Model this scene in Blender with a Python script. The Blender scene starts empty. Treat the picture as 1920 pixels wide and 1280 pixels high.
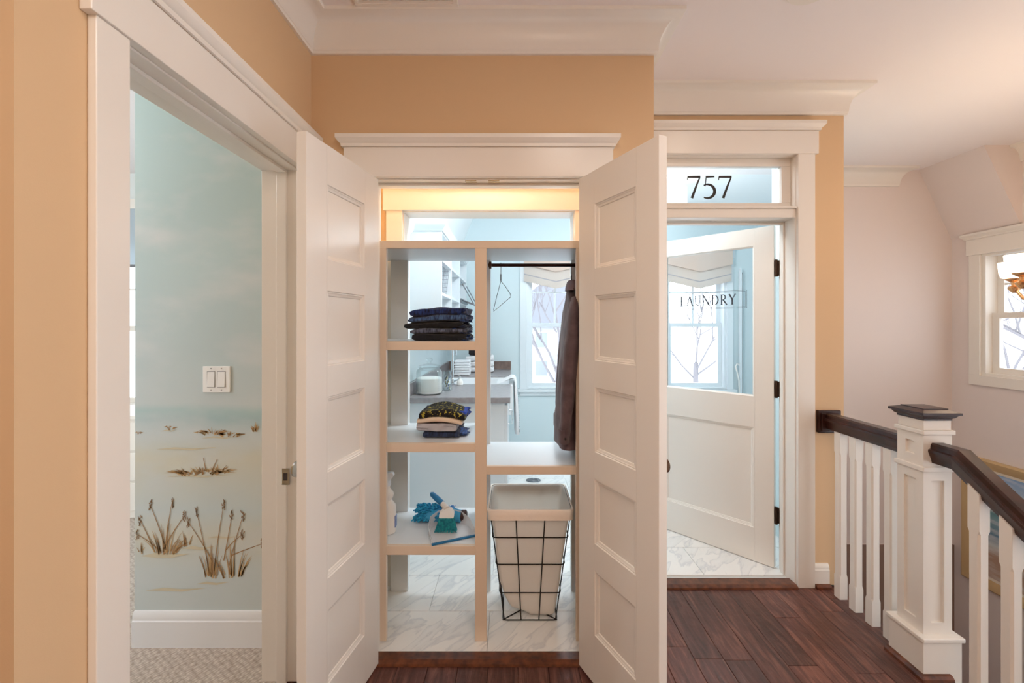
import bpy, bmesh, math, random
from mathutils import Vector, Matrix, noise
R = math.radians
random.seed(7)
scene = bpy.context.scene
col = scene.collection

# ------------------------------------------------------------------ camera
F, CX, HY, EYE = 790.0, 960.0, 610.0, 1.44      # focal length (px), principal column, horizon row, eye height (m)
cam = bpy.data.objects.new('camera', bpy.data.cameras.new('camera'))
col.objects.link(cam)
cam.location = (0, 0, EYE)
cam.rotation_euler = (R(90), 0, 0)
cam.data.sensor_width = 36
cam.data.lens = F / 1920 * 36
cam.data.shift_y = -(640 - HY) / 1920
cam.data.clip_start = .02
cam.data.clip_end = 500
scene.camera = cam

# ------------------------------------------------------------------ sky, exposure
w = bpy.data.worlds.new('overcast'); scene.world = w; w.use_nodes = True
bg = w.node_tree.nodes['Background']
bg.inputs[0].default_value = (.84, .93, 1, 1)
bg.inputs[1].default_value = 4.2
scene.view_settings.view_transform = 'Standard'
scene.view_settings.look = 'None'
scene.view_settings.exposure = 0.0
scene.view_settings.gamma = 1
scene.view_settings.use_curve_mapping = False
scene.cycles.max_bounces = 10
scene.cycles.diffuse_bounces = 6
scene.cycles.transparent_max_bounces = 16
scene.cycles.sample_clamp_indirect = 6

WARM, NEUT, COOL = (1, .83, .70), (1, .97, .93), (.90, .96, 1)
P_CAN, P_CHAND, P_LAUNDRY, P_CLOSET, P_BED_FILL, P_HALL_FILL = 6.5, 3.2, 21, 16, 18, 12.5

# ------------------------------------------------------------------ materials
MATS = {}
def srgb(c):
    return tuple((x / 255 / 12.92 if x / 255 <= .04045 else ((x / 255 + .055) / 1.055) ** 2.4) for x in c) + (1,)
def mat(name, c=(200, 200, 200), rough=.5, metal=0, bump=None, var=None, spec=.5, emit=None, coat=0, sheen=0):
    """bump = (scale, strength); var = (scale, darker rgb, amount)"""
    if name in MATS: return MATS[name]
    m = bpy.data.materials.new(name); m.use_nodes = True
    nt = m.node_tree; b = nt.nodes['Principled BSDF']
    b.inputs['Base Color'].default_value = srgb(c)
    b.inputs['Roughness'].default_value = rough
    b.inputs['Metallic'].default_value = metal
    b.inputs['Specular IOR Level'].default_value = spec
    b.inputs['Coat Weight'].default_value = coat
    b.inputs['Sheen Weight'].default_value = sheen
    tc = nt.nodes.new('ShaderNodeTexCoord')
    if var:
        n = nt.nodes.new('ShaderNodeTexNoise'); n.inputs['Scale'].default_value = var[0]; n.inputs['Detail'].default_value = 5
        nt.links.new(tc.outputs['Object'], n.inputs['Vector'])
        r = nt.nodes.new('ShaderNodeValToRGB'); r.color_ramp.elements[0].position = .35; r.color_ramp.elements[1].position = .65
        r.color_ramp.elements[0].color = srgb(var[1]); r.color_ramp.elements[1].color = srgb(c)
        nt.links.new(n.outputs['Fac'], r.inputs['Fac']); nt.links.new(r.outputs['Color'], b.inputs['Base Color'])
    if bump:
        n = nt.nodes.new('ShaderNodeTexNoise'); n.inputs['Scale'].default_value = bump[0]; n.inputs['Detail'].default_value = 3
        nt.links.new(tc.outputs['Object'], n.inputs['Vector'])
        k = nt.nodes.new('ShaderNodeBump'); k.inputs['Strength'].default_value = bump[1]; k.inputs['Distance'].default_value = .004
        nt.links.new(n.outputs['Fac'], k.inputs['Height']); nt.links.new(k.outputs['Normal'], b.inputs['Normal'])
    if emit:
        b.inputs['Emission Color'].default_value = emit[0] + (1,); b.inputs['Emission Strength'].default_value = emit[1]
    MATS[name] = m
    return m
def nodes(name):
    m = bpy.data.materials.new(name); m.use_nodes = True; MATS[name] = m
    return m, m.node_tree, m.node_tree.nodes['Principled BSDF']
def glass(name, tint=(1, 1, 1), refl=.5):
    m = bpy.data.materials.new(name); m.use_nodes = True; nt = m.node_tree
    nt.nodes.remove(nt.nodes['Principled BSDF'])
    t = nt.nodes.new('ShaderNodeBsdfTransparent'); t.inputs[0].default_value = tint + (1,)
    g = nt.nodes.new('ShaderNodeBsdfGlossy'); g.inputs['Roughness'].default_value = .02
    f = nt.nodes.new('ShaderNodeFresnel'); f.inputs[0].default_value = 1.45
    k = nt.nodes.new('ShaderNodeMath'); k.operation = 'MULTIPLY'; k.inputs[1].default_value = refl
    mx = nt.nodes.new('ShaderNodeMixShader')
    nt.links.new(f.outputs[0], k.inputs[0]); nt.links.new(k.outputs[0], mx.inputs[0])
    nt.links.new(t.outputs[0], mx.inputs[1]); nt.links.new(g.outputs[0], mx.inputs[2])
    nt.links.new(mx.outputs[0], nt.nodes['Material Output'].inputs[0]); MATS[name] = m
    return m
def translucent(name, c, amount=.5, rough=.8):
    m = bpy.data.materials.new(name); m.use_nodes = True; nt = m.node_tree; b = nt.nodes['Principled BSDF']
    b.inputs['Base Color'].default_value = srgb(c); b.inputs['Roughness'].default_value = rough
    t = nt.nodes.new('ShaderNodeBsdfTranslucent'); t.inputs[0].default_value = srgb(c)
    mx = nt.nodes.new('ShaderNodeMixShader'); mx.inputs[0].default_value = amount
    nt.links.new(b.outputs[0], mx.inputs[1]); nt.links.new(t.outputs[0], mx.inputs[2])
    nt.links.new(mx.outputs[0], nt.nodes['Material Output'].inputs[0]); MATS[name] = m
    return m

TAN = mat('tan_paint', (216, 184, 146), .75, bump=(350, .05))
WHITE = mat('white_trim_paint', (236, 231, 224), .32, bump=(60, .02))
CEIL = mat('ceiling_paint', (242, 236, 236), .85)
COOLWHITE = mat('cabinet_white', (228, 234, 238), .35)
AQUA = mat('aqua_paint', (212, 226, 230), .7)
STAIRWALL = mat('stair_wall_paint', (230, 219, 215), .8)
SHADE_TAUPE = mat('taupe_paint', (150, 126, 114), .8)
BRONZE = mat('bronze', (70, 52, 42), .35, .85)
NICKEL = mat('polished_nickel', (190, 188, 184), .12, 1)
BRASS = mat('brass', (232, 182, 132), .25, .85)
CHROME = mat('chrome', (220, 224, 228), .08, 1)
BLACKWIRE = mat('black_wire', (32, 27, 26), .45, .4)
RAILWOOD = mat('dark_rail_wood', (62, 30, 22), .3, var=(14, (40, 18, 13)))
SHOE = mat('stained_shoe_wood', (112, 62, 36), .3, var=(30, (70, 36, 22)))
PANE = glass('window_glass')
JARGLASS = glass('jar_glass', (.97, .99, .99), .35)

# hand-scraped dark floor boards
m, nt, b = nodes('dark_plank_wood')
tc = nt.nodes.new('ShaderNodeTexCoord'); oi = nt.nodes.new('ShaderNodeObjectInfo')
add = nt.nodes.new('ShaderNodeVectorMath'); add.operation = 'MULTIPLY_ADD'
comb = nt.nodes.new('ShaderNodeCombineXYZ')
mul = nt.nodes.new('ShaderNodeMath'); mul.operation = 'MULTIPLY'; mul.inputs[1].default_value = 37
nt.links.new(oi.outputs['Random'], mul.inputs[0])
for i in range(3): nt.links.new(mul.outputs[0], comb.inputs[i])
nt.links.new(tc.outputs['Object'], add.inputs[0]); add.inputs[1].default_value = (16, 1.6, 8); nt.links.new(comb.outputs[0], add.inputs[2])
n1 = nt.nodes.new('ShaderNodeTexNoise'); n1.inputs['Scale'].default_value = 2.2; n1.inputs['Detail'].default_value = 9; n1.inputs['Roughness'].default_value = .65; n1.inputs['Distortion'].default_value = .9
nt.links.new(add.outputs[0], n1.inputs['Vector'])
r1 = nt.nodes.new('ShaderNodeValToRGB')
r1.color_ramp.elements[0].position = .30; r1.color_ramp.elements[0].color = srgb((54, 30, 27))
r1.color_ramp.elements[1].position = .74; r1.color_ramp.elements[1].color = srgb((144, 98, 84))
e = r1.color_ramp.elements.new(.52); e.color = srgb((98, 60, 52))
nt.links.new(n1.outputs['Fac'], r1.inputs['Fac'])
hsv = nt.nodes.new('ShaderNodeHueSaturation'); mr = nt.nodes.new('ShaderNodeMapRange')
mr.inputs['To Min'].default_value = .72; mr.inputs['To Max'].default_value = 1.25
nt.links.new(oi.outputs['Random'], mr.inputs['Value']); nt.links.new(mr.outputs[0], hsv.inputs['Value'])
nt.links.new(r1.outputs['Color'], hsv.inputs['Color']); nt.links.new(hsv.outputs[0], b.inputs['Base Color'])
b.inputs['Roughness'].default_value = .3
n2 = nt.nodes.new('ShaderNodeTexNoise'); n2.inputs['Scale'].default_value = 26; n2.inputs['Detail'].default_value = 4
nt.links.new(tc.outputs['Object'], n2.inputs['Vector'])
ad = nt.nodes.new('ShaderNodeMath'); ad.operation = 'ADD'; nt.links.new(n1.outputs['Fac'], ad.inputs[0]); nt.links.new(n2.outputs['Fac'], ad.inputs[1])
bp = nt.nodes.new('ShaderNodeBump'); bp.inputs['Strength'].default_value = .35; bp.inputs['Distance'].default_value = .006
nt.links.new(ad.outputs[0], bp.inputs['Height']); nt.links.new(bp.outputs[0], b.inputs['Normal'])
PLANK = m
# marble tile
m, nt, b = nodes('marble_tile')
tc = nt.nodes.new('ShaderNodeTexCoord'); oi = nt.nodes.new('ShaderNodeObjectInfo')
mp = nt.nodes.new('ShaderNodeMapping'); mp.inputs['Rotation'].default_value = (0, 0, .7)
nt.links.new(tc.outputs['Object'], mp.inputs[0])
w4 = nt.nodes.new('ShaderNodeMath'); w4.operation = 'MULTIPLY'; w4.inputs[1].default_value = 20; nt.links.new(oi.outputs['Random'], w4.inputs[0])
n1 = nt.nodes.new('ShaderNodeTexNoise'); n1.noise_dimensions = '4D'; n1.inputs['Scale'].default_value = 3.2; n1.inputs['Detail'].default_value = 6; n1.inputs['Distortion'].default_value = 1.2
sc_ = nt.nodes.new('ShaderNodeVectorMath'); sc_.operation = 'MULTIPLY'; sc_.inputs[1].default_value = (3, .7, 1)
nt.links.new(mp.outputs[0], sc_.inputs[0]); nt.links.new(sc_.outputs[0], n1.inputs['Vector']); nt.links.new(w4.outputs[0], n1.inputs['W'])
r1 = nt.nodes.new('ShaderNodeValToRGB')
for p, c in ((0, (232, 232, 230)), (.47, (233, 233, 231)), (.5, (216, 217, 218)), (.53, (232, 232, 230)), (1, (240, 239, 236))):
    if p in (0, 1): r1.color_ramp.elements[p].color = srgb(c)
    else: e = r1.color_ramp.elements.new(p); e.color = srgb(c)
nt.links.new(n1.outputs['Fac'], r1.inputs['Fac']); nt.links.new(r1.outputs['Color'], b.inputs['Base Color'])
b.inputs['Roughness'].default_value = .28
TILE = m
GROUT = mat('grout', (200, 200, 198), .9)
# loop carpet
m, nt, b = nodes('loop_carpet')
tc = nt.nodes.new('ShaderNodeTexCoord'); mp = nt.nodes.new('ShaderNodeMapping'); mp.inputs['Rotation'].default_value = (0, 0, .6)
v = nt.nodes.new('ShaderNodeTexVoronoi'); v.inputs['Scale'].default_value = 85; v.inputs['Randomness'].default_value = .45
sc_ = nt.nodes.new('ShaderNodeVectorMath'); sc_.operation = 'MULTIPLY'; sc_.inputs[1].default_value = (1, .55, 1)
nt.links.new(tc.outputs['Object'], mp.inputs[0]); nt.links.new(mp.outputs[0], sc_.inputs[0]); nt.links.new(sc_.outputs[0], v.inputs['Vector'])
r1 = nt.nodes.new('ShaderNodeValToRGB'); r1.color_ramp.elements[0].color = srgb((222, 213, 203)); r1.color_ramp.elements[1].color = srgb((164, 150, 138)); r1.color_ramp.elements[1].position = .75
nt.links.new(v.outputs['Distance'], r1.inputs['Fac']); nt.links.new(r1.outputs['Color'], b.inputs['Base Color'])
bp = nt.nodes.new('ShaderNodeBump'); bp.inputs['Strength'].default_value = .8; bp.inputs['Distance'].default_value = -.006
nt.links.new(v.outputs['Distance'], bp.inputs['Height']); nt.links.new(bp.outputs[0], b.inputs['Normal']); b.inputs['Roughness'].default_value = .95
CARPET = m
def banded(name, stops, cloud, cscale, camt, rough=.7, axis_z=(0, 1), stretch=(1, 1, 2.2)):
    """paint that changes with height: stops = [(z, rgb)], clouds of colour `cloud` over it"""
    m, nt, b = nodes(name)
    tc = nt.nodes.new('ShaderNodeTexCoord'); sp = nt.nodes.new('ShaderNodeSeparateXYZ'); nt.links.new(tc.outputs['Object'], sp.inputs[0])
    n0 = nt.nodes.new('ShaderNodeTexNoise'); n0.inputs['Scale'].default_value = 2.5; nt.links.new(tc.outputs['Object'], n0.inputs['Vector'])
    w = nt.nodes.new('ShaderNodeMath'); w.operation = 'MULTIPLY_ADD'; w.inputs[1].default_value = .03; nt.links.new(n0.outputs['Fac'], w.inputs[0]); nt.links.new(sp.outputs['Z'], w.inputs[2])
    mr = nt.nodes.new('ShaderNodeMapRange'); mr.inputs['From Min'].default_value = axis_z[0]; mr.inputs['From Max'].default_value = axis_z[1]
    nt.links.new(w.outputs[0], mr.inputs['Value'])
    r = nt.nodes.new('ShaderNodeValToRGB'); L = axis_z[1] - axis_z[0]
    ps = [((z - axis_z[0]) / L, c) for z, c in stops]
    r.color_ramp.elements[0].position = ps[0][0]; r.color_ramp.elements[0].color = srgb(ps[0][1])
    r.color_ramp.elements[1].position = ps[-1][0]; r.color_ramp.elements[1].color = srgb(ps[-1][1])
    for p, c in ps[1:-1]: e = r.color_ramp.elements.new(p); e.color = srgb(c)
    nt.links.new(mr.outputs[0], r.inputs['Fac'])
    n = nt.nodes.new('ShaderNodeTexNoise'); n.inputs['Scale'].default_value = cscale; n.inputs['Detail'].default_value = 6
    sv = nt.nodes.new('ShaderNodeVectorMath'); sv.operation = 'MULTIPLY'; sv.inputs[1].default_value = stretch
    nt.links.new(tc.outputs['Object'], sv.inputs[0]); nt.links.new(sv.outputs[0], n.inputs['Vector'])
    cr = nt.nodes.new('ShaderNodeMapRange'); cr.inputs['From Min'].default_value = .48; cr.inputs['From Max'].default_value = .72; cr.inputs['To Max'].default_value = camt
    nt.links.new(n.outputs['Fac'], cr.inputs['Value'])
    mx = nt.nodes.new('ShaderNodeMix'); mx.data_type = 'RGBA'
    nt.links.new(cr.outputs[0], mx.inputs['Factor']); nt.links.new(r.outputs['Color'], mx.inputs[6]); mx.inputs[7].default_value = srgb(cloud)
    nt.links.new(mx.outputs[2], b.inputs['Base Color']); b.inputs['Roughness'].default_value = rough
    return m
MURAL = banded('beach_mural', [(0, (196, 208, 210)), (.35, (200, 210, 211)), (.5, (208, 208, 196)), (.62, (198, 210, 212)), (.85, (208, 207, 193)), (.97, (196, 208, 210)),
               (1.03, (168, 194, 199)), (1.07, (174, 200, 203)), (1.1, (196, 208, 211)), (1.35, (186, 203, 207)), (2.0, (178, 201, 204)), (2.74, (170, 198, 201))],
               (205, 212, 215), 2.6, .85, axis_z=(0, 2.74))
SEASCAPE = banded('seascape_paint', [(-.5, (196, 168, 146)), (-.3, (182, 152, 132)), (-.22, (206, 214, 214)), (-.15, (92, 132, 160)), (-.03, (130, 166, 178)), (.02, (96, 142, 150)),
                  (.05, (214, 216, 216)), (.2, (170, 190, 212)), (.35, (120, 160, 208))], (226, 228, 230), 5, .7, rough=.4, axis_z=(-.6, .4), stretch=(1, 1, 5))

# ------------------------------------------------------------------ mesh helpers
class MB:
    def __init__(s, tf=None): s.v = []; s.f = []; s.tf = tf
    def pts(s, ps): k = len(s.v); s.v += [tuple(p) for p in ps]; return k
    def box(s, x0, x1, y0, y1, z0, z1, ch=0):
        if ch:       # chamfered top, for boards and tiles
            s.loft([[(x0, y0, z0), (x1, y0, z0), (x1, y1, z0), (x0, y1, z0)], [(x0, y0, z1 - ch), (x1, y0, z1 - ch), (x1, y1, z1 - ch), (x0, y1, z1 - ch)],
                    [(x0 + ch, y0 + ch, z1), (x1 - ch, y0 + ch, z1), (x1 - ch, y1 - ch, z1), (x0 + ch, y1 - ch, z1)]]); return s
        k = s.pts([(x0, y0, z0), (x1, y0, z0), (x1, y1, z0), (x0, y1, z0), (x0, y0, z1), (x1, y0, z1), (x1, y1, z1), (x0, y1, z1)])
        s.f += [tuple(k + i for i in q) for q in ((0, 3, 2, 1), (4, 5, 6, 7), (0, 1, 5, 4), (1, 2, 6, 5), (2, 3, 7, 6), (3, 0, 4, 7))]
        return s
    def prism(s, poly, axis, a, b):
        def P(p, t): return {'x': (t, p[0], p[1]), 'y': (p[0], t, p[1]), 'z': (p[0], p[1], t)}[axis]
        s.loft([[P(p, a) for p in poly], [P(p, b) for p in poly]]); return s
    def loft(s, rings, caps=True, closed=True):
        n = len(rings[0]); ks = [s.pts(r) for r in rings]
        for a, b in zip(ks, ks[1:]):
            for i in range(n if closed else n - 1):
                j = (i + 1) % n; s.f.append((a + i, a + j, b + j, b + i))
        if caps and closed: s.f.append(tuple(ks[0] + i for i in reversed(range(n)))); s.f.append(tuple(ks[-1] + i for i in range(n)))
        return s
    def tube(s, path, r, n=8, caps=True):
        path = [Vector(p) for p in path]; rr = r if isinstance(r, (list, tuple)) else [r] * len(path)
        rings = []; up = None
        for i, p in enumerate(path):
            t = (path[min(i + 1, len(path) - 1)] - path[max(i - 1, 0)]).normalized()
            if up is None: up = Vector((0, 0, 1)) if abs(t.z) < .9 else Vector((1, 0, 0))
            u = (up - t * up.dot(t)).normalized(); v = t.cross(u); up = u
            rings.append([p + (u * math.cos(k * 2 * math.pi / n) + v * math.sin(k * 2 * math.pi / n)) * rr[i] for k in range(n)])
        s.loft(rings, caps); return s
    def lathe(s, prof, c=(0, 0, 0), n=24, axis='z', caps=True):
        rings = []
        for r, h in prof:
            r = max(r, .0004); ring = []
            for k in range(n):
                a = k * 2 * math.pi / n; p = (r * math.cos(a), r * math.sin(a), h)
                if axis == 'y': p = (p[0], p[2], p[1])
                if axis == 'x': p = (p[2], p[0], p[1])
                ring.append((c[0] + p[0], c[1] + p[1], c[2] + p[2]))
            rings.append(ring)
        s.loft(rings, caps); return s
    def sweep(s, path, prof, z=0, side=1):
        """prof [(out, height)] swept along a plan path with mitred corners; out = right-hand side of travel"""
        n = len(path); dirs = []
        for a, b in zip(path, path[1:]):
            L = math.hypot(b[0] - a[0], b[1] - a[1]); dirs.append(((b[0] - a[0]) / L, (b[1] - a[1]) / L))
        rings = []
        for i, p in enumerate(path):
            d0 = dirs[max(i - 1, 0)]; d1 = dirs[min(i, n - 2)]
            n0 = (d0[1] * side, -d0[0] * side); n1 = (d1[1] * side, -d1[0] * side)
            mx, my = n0[0] + n1[0], n0[1] + n1[1]; k = 2 / (mx * mx + my * my) if i not in (0, n - 1) else 1
            if i in (0, n - 1): mx, my, k = n0[0], n0[1], 1
            rings.append([(p[0] + mx * k * o, p[1] + my * k * o, z + h) for o, h in prof])
        s.loft(rings); return s
    def ribbon(s, pts, widths, T):
        """flat stroke: 2D points with widths, placed by T(x, y)"""
        L = []; Rr = []
        for i, p in enumerate(pts):
            a = pts[max(i - 1, 0)]; b = pts[min(i + 1, len(pts) - 1)]
            dx, dy = b[0] - a[0], b[1] - a[1]; l = math.hypot(dx, dy) or 1; w = widths[i] / 2
            L.append(T(p[0] - dy / l * w, p[1] + dx / l * w)); Rr.append(T(p[0] + dy / l * w, p[1] - dx / l * w))
        k = s.pts(L + Rr); n = len(pts)
        for i in range(n - 1): s.f.append((k + i, k + i + 1, k + n + i + 1, k + n + i))
        return s
    def build(s, name, m, parent=None, smooth=None, bevel=0, flat=False):
        me = bpy.data.meshes.new(name)
        vs = [s.tf(p) for p in s.v] if s.tf else s.v
        me.from_pydata(vs, [], s.f)
        bm = bmesh.new(); bm.from_mesh(me)
        if not flat: bmesh.ops.recalc_face_normals(bm, faces=bm.faces)
        bm.to_mesh(me); bm.free()
        if m: me.materials.append(m)
        if smooth: me.shade_smooth(); me.set_sharp_from_angle(angle=R(smooth))
        o = bpy.data.objects.new(name, me); col.objects.link(o)
        if bevel:
            md = o.modifiers.new('bevel', 'BEVEL'); md.width = bevel; md.segments = 2; md.limit_method = 'ANGLE'; md.angle_limit = R(50)
        if parent: o.parent = parent
        return o
def tag(o, label, cat, group=None, kind=None):
    o['label'] = label; o['category'] = cat
    if group: o['group'] = group
    if kind: o['kind'] = kind
    return o
def thing(name, label, cat, loc=(0, 0, 0), rz=0, group=None, kind=None):
    o = bpy.data.objects.new(name, None); col.objects.link(o); o.empty_display_size = .05
    o.location = loc; o.rotation_euler = (0, 0, rz)
    return tag(o, label, cat, group, kind)
def dup(root, loc=None, rz=None, label=None):
    r = root.copy(); col.objects.link(r)
    if loc is not None: r.location = loc
    if rz is not None: r.rotation_euler = (0, 0, rz)
    if label: r['label'] = label
    for ch in list(root.children):
        c = ch.copy(); col.objects.link(c); c.parent = r
        for g in ch.children:
            d = g.copy(); col.objects.link(d); d.parent = c
    return r
def S(name, boxes, m, label, cat, parent=None, bevel=0):
    mb = MB()
    for b_ in boxes: mb.box(*b_)
    o = mb.build(name, m, parent, bevel=bevel)
    if not parent: tag(o, label, cat, kind='structure')
    return o
def at(px, py, d): return ((px - CX) * d / F, d, EYE - (py - HY) * d / F)

# ------------------------------------------------------------------ plan (metres; the photographer stands at x=0, y=0)
CH = 2.74                   # ceiling height
XL = -.863                  # hall side of the wall with the bedroom door
YA, YA2 = 1.81, 1.93        # closet wall
XA = .609                   # outer corner of the closet
YB, YB2 = 2.33, 2.47        # laundry wall
XB = 1.834                  # end of the laundry wall
YC = 3.525                  # back wall of the stairwell
XR = 3.68                   # outer wall of the stairwell
YE = 4.9                    # back wall of the laundry
OA = (-.60, .315)           # closet opening
OB = (-.598, .34)           # opening from closet to laundry
OD = (.745, 1.565)          # laundry door opening
DH = 2.066                  # door opening height

# ---- recessed hall lamps: the landing one, and others added out of view as fill
def can(loc, label, power=1.0, color=WARM):
    t = thing('recessed_light', label, 'light', loc, group='recessed hall lights')
    MB().lathe([(.052, -.004), (.085, -.006), (.088, -.001), (.088, .004), (.052, .004), (.05, -.002)], n=32).build('trim_ring', WHITE, t, smooth=40)
    MB().lathe([(.0, -.0005), (.05, -.0005), (.05, .003), (0, .003)], n=24).build('lens', mat('lamp_lens', (255, 240, 220), .4, emit=((1, .82, .62), 6)), t)
    l = bpy.data.lights.new('can_lamp', 'AREA'); l.shape = 'DISK'; l.size = .09; l.energy = P_CAN * power; l.color = color; l.spread = R(165)
    o = bpy.data.objects.new('can_lamp', l); col.objects.link(o); o.parent = t; o.location = (0, 0, -.012)

# ------------------------------------------------------------------ structure: floors
fl = S('floor', [(-2.5, 1.68, -1.6, 1.0, -.25, -.001), (XL - .14, 1.68, 1.0, 1.72, -.25, -.010), (XL - .14, 1.79, 1.72, YB + .02, -.25, -.010)], PLANK,
       'dark hand-scraped hardwood floor of the hall and landing', 'floor')
x = XL; ci = 0
while x < 1.79:
    x1 = min(x + .127, 1.79)
    yend = YA + .02 if x1 < XA + .1 else YB + .02
    y = 1.0 - random.random() * .3; 
    while y < yend:
        L = random.uniform(.5, 1.1); ya, yb = max(y, 1.0), min(y + L, yend)
        if x1 > 1.68: ya = max(ya, 1.72)
        if yb - ya > .04:
            mb = MB().box(x + .0006, x1 - .0006, ya + .0006, yb - .0006, -.012, random.uniform(-.0006, .0004), ch=.0016)
            mb.build('plank', PLANK, fl)
        y += L
    x = x1; ci += 1
tf_ = S('floor.001', [(-.82, .54, YA + .01, YB, -.1, .006), (-.80, 1.80, YB, 2.92, -.1, .006), (-.80, 2.10, 2.92, 3.38, -.1, .006), (-.80, 2.54, 3.38, 3.62, -.1, .006), (-.80, 2.95, 3.62, YE, -.1, .006)], GROUT, 'white marble tile floor of closet and laundry room', 'floor')
row = 0; y = YA + .012
while y < YE:
    y1 = 2.109 if row == 0 else min(y + .303, YE)
    x = -.416 - (.3 if row % 2 == 0 else 0) - .606
    while x < 2.12:
        xa, xb = max(x, -.80), min(x + .606, .52 if y1 < YB + .1 and row < 2 else (1.8 if y < 2.92 else (2.1 if y < 3.38 else 2.5)))
        if xb - xa > .03: MB().box(xa + .001, xb - .001, y + .001, y1 - .001, .002, .012, ch=.0012).build('tile', TILE, tf_)
        x += .606
    y = y1; row += 1
S('floor.002', [(-3.6, XL - .075, .88, 3.6, -.1, .0)], CARPET, 'beige looped carpet of the bedroom', 'floor')
S('floor.003', [(1.68, XR, -1.6, YC, -3.0, -2.9)], PLANK, 'floor of the lower storey at the foot of the stairwell', 'floor')

# ------------------------------------------------------------------ structure: ceilings
S('ceiling', [(-2.6, XR + .1, -1.7, YA + .05, CH, CH + .1), (XL, XR + .1, YA + .05, YB + .05, CH, CH + .1), (XB - .02, XR + .1, YB + .05, YC + .1, CH, CH + .1)], CEIL,
  'smooth white ceiling of hall and stairwell', 'ceiling')
S('ceiling.001', [(-.9, 2.95, YB2 - .02, YE + .1, CH + .001, CH + .1)], mat('laundry_ceiling', (240, 244, 246), .8), 'white ceiling of the laundry room', 'ceiling')
S('ceiling.002', [(-3.7, XL - .14, .8, 3.7, CH + .001, CH + .1)], CEIL, 'white ceiling of the bedroom', 'ceiling')
tag(MB().prism([(3.40, CH + .01), (XR + .01, CH + .01), (XR + .01, 2.13)], 'y', 3.04, YC + .02).build('ceiling.003', STAIRWALL), 'steep sloped ceiling with a cheek beside the stair window', 'ceiling', kind='structure')
tag(MB().prism([(-.82, 1.98), (-.70, 2.10), (-.43, CH), (-.43, CH + .02), (-.82, CH + .02)], 'y', YB2, YE + .02).build('ceiling.004', mat('laundry_ceiling')), 'steep white sloped ceiling above the laundry cabinets', 'ceiling', kind='structure')

# ------------------------------------------------------------------ structure: walls
dy0, dy1 = .936, 1.704
JT = .02
S('wall_left', [(XL - .15, XL, .73, dy0 - JT, 0, CH), (XL - .15, XL, dy1 + JT, YA, 0, CH), (XL - .15, XL, dy0 - JT, dy1 + JT, DH + JT, CH)], TAN, 'tan painted hall wall around the bedroom doorway', 'wall')
S('wall_hall', [(-2.5, XL - .15, .73, .88, 0, CH), (-2.6, -2.5, -1.7, .88, 0, CH), (-2.5, XR, -1.7, -1.6, -3, CH)], TAN, 'tan painted walls of the hall behind the doorway corner', 'wall')
S('wall_closet', [(XL, OA[0] - JT, YA, YA2, 0, CH), (OA[1] + JT, XA, YA, YA2, 0, CH), (OA[0] - JT, OA[1] + JT, YA, YA2, DH + JT, CH), (XA - .1, XA, YA2, YB, 0, CH)], TAN,
  'tan painted wall around the double closet doors', 'wall')
S('wall_side', [(-.90, -.80, YA2, YB, 0, CH)], mat('closet_paint', (238, 224, 190), .7), 'cream painted side wall inside the closet', 'wall')
S('wall_laundry', [(-.90, OB[0] - JT, YB, YB2, 0, CH), (OB[1] + JT, OD[0] - JT, YB, YB2, 0, CH), (OD[1] + JT, XB, YB, YB2, 0, CH),
                   (OB[0] - JT, OB[1] + JT, YB, YB2, DH + JT, CH), (OD[0] - JT, OD[1] + JT, YB, YB2, 2.40, CH)], TAN, 'tan painted wall around the laundry door and transom', 'wall')
S('wall_laundry.001', [(-.75, OB[0] - JT, YB2, YB2 + .008, 0, CH), (OB[1] + JT, OD[0] - JT, YB2, YB2 + .008, 0, CH), (OD[1] + JT, 1.80, YB2, YB2 + .008, 0, CH),
                   (OB[0] - JT, OB[1] + JT, YB2, YB2 + .008, DH + JT, CH), (OD[0] - JT, OD[1] + JT, YB2, YB2 + .008, 2.40, CH)], AQUA, 'pale aqua laundry face of the wall around the laundry door', 'wall')
W1, W2 = (.165, .855), (1.795, 2.495)         # laundry windows
WZ = (.70, 2.22)
S('wall_back', [(-.80, W1[0], YE, YE + .15, 0, CH), (W1[1], W2[0], YE, YE + .15, 0, CH), (W2[1], 2.95, YE, YE + .15, 0, CH),
                (W1[0], W1[1], YE, YE + .15, 0, WZ[0]), (W1[0], W1[1], YE, YE + .15, WZ[1], CH), (W2[0], W2[1], YE, YE + .15, 0, WZ[0]), (W2[0], W2[1], YE, YE + .15, WZ[1], CH)],
  AQUA, 'pale aqua back wall of the laundry around the windows', 'wall')
S('wall_back.001', [(-.90, -.75, YB2, YE + .15, 0, CH)], AQUA, 'pale aqua laundry wall behind the counter and cabinets', 'wall')
S('wall_back.002', [(1.80, XB, YB2, 2.86, 0, CH), (1.80, 2.20, 2.86, 2.92, 0, CH), (2.10, 2.20, 2.92, 3.34, 0, CH), (2.10, 2.60, 3.34, 3.38, 0, CH), (2.54, 2.60, 3.38, 3.62, 0, CH), (2.60, 2.95, 3.58, 3.62, 0, CH), (2.85, 2.95, 3.62, YE, 0, CH)], AQUA,
  'pale aqua laundry wall behind the half-open glass door', 'wall')
S('wall_stair', [(2.58, XR, YC, YC + .05, 0, CH), (2.2, XR, YC, YC + .05, -.385, 0), (2.2, XR, YC - .01, YC + .05, -3, -.385)], STAIRWALL, 'pinkish back wall of the stairwell', 'wall')
S('wall_stair.001', [(1.68, XR, YC - .02, YC - .01, -3, -.385)], SHADE_TAUPE, 'taupe lower band of the stairwell back wall', 'wall')  # shade on the lower wall, put into the colour as a darker band
WR = (2.45, 3.304, 1.05, 2.0)                 # stair window: y0,y1,z0,z1
WFILL = [(-1.4, -.2), (.3, 1.7)]              # unseen windows added to the same wall to bring in daylight
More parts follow.
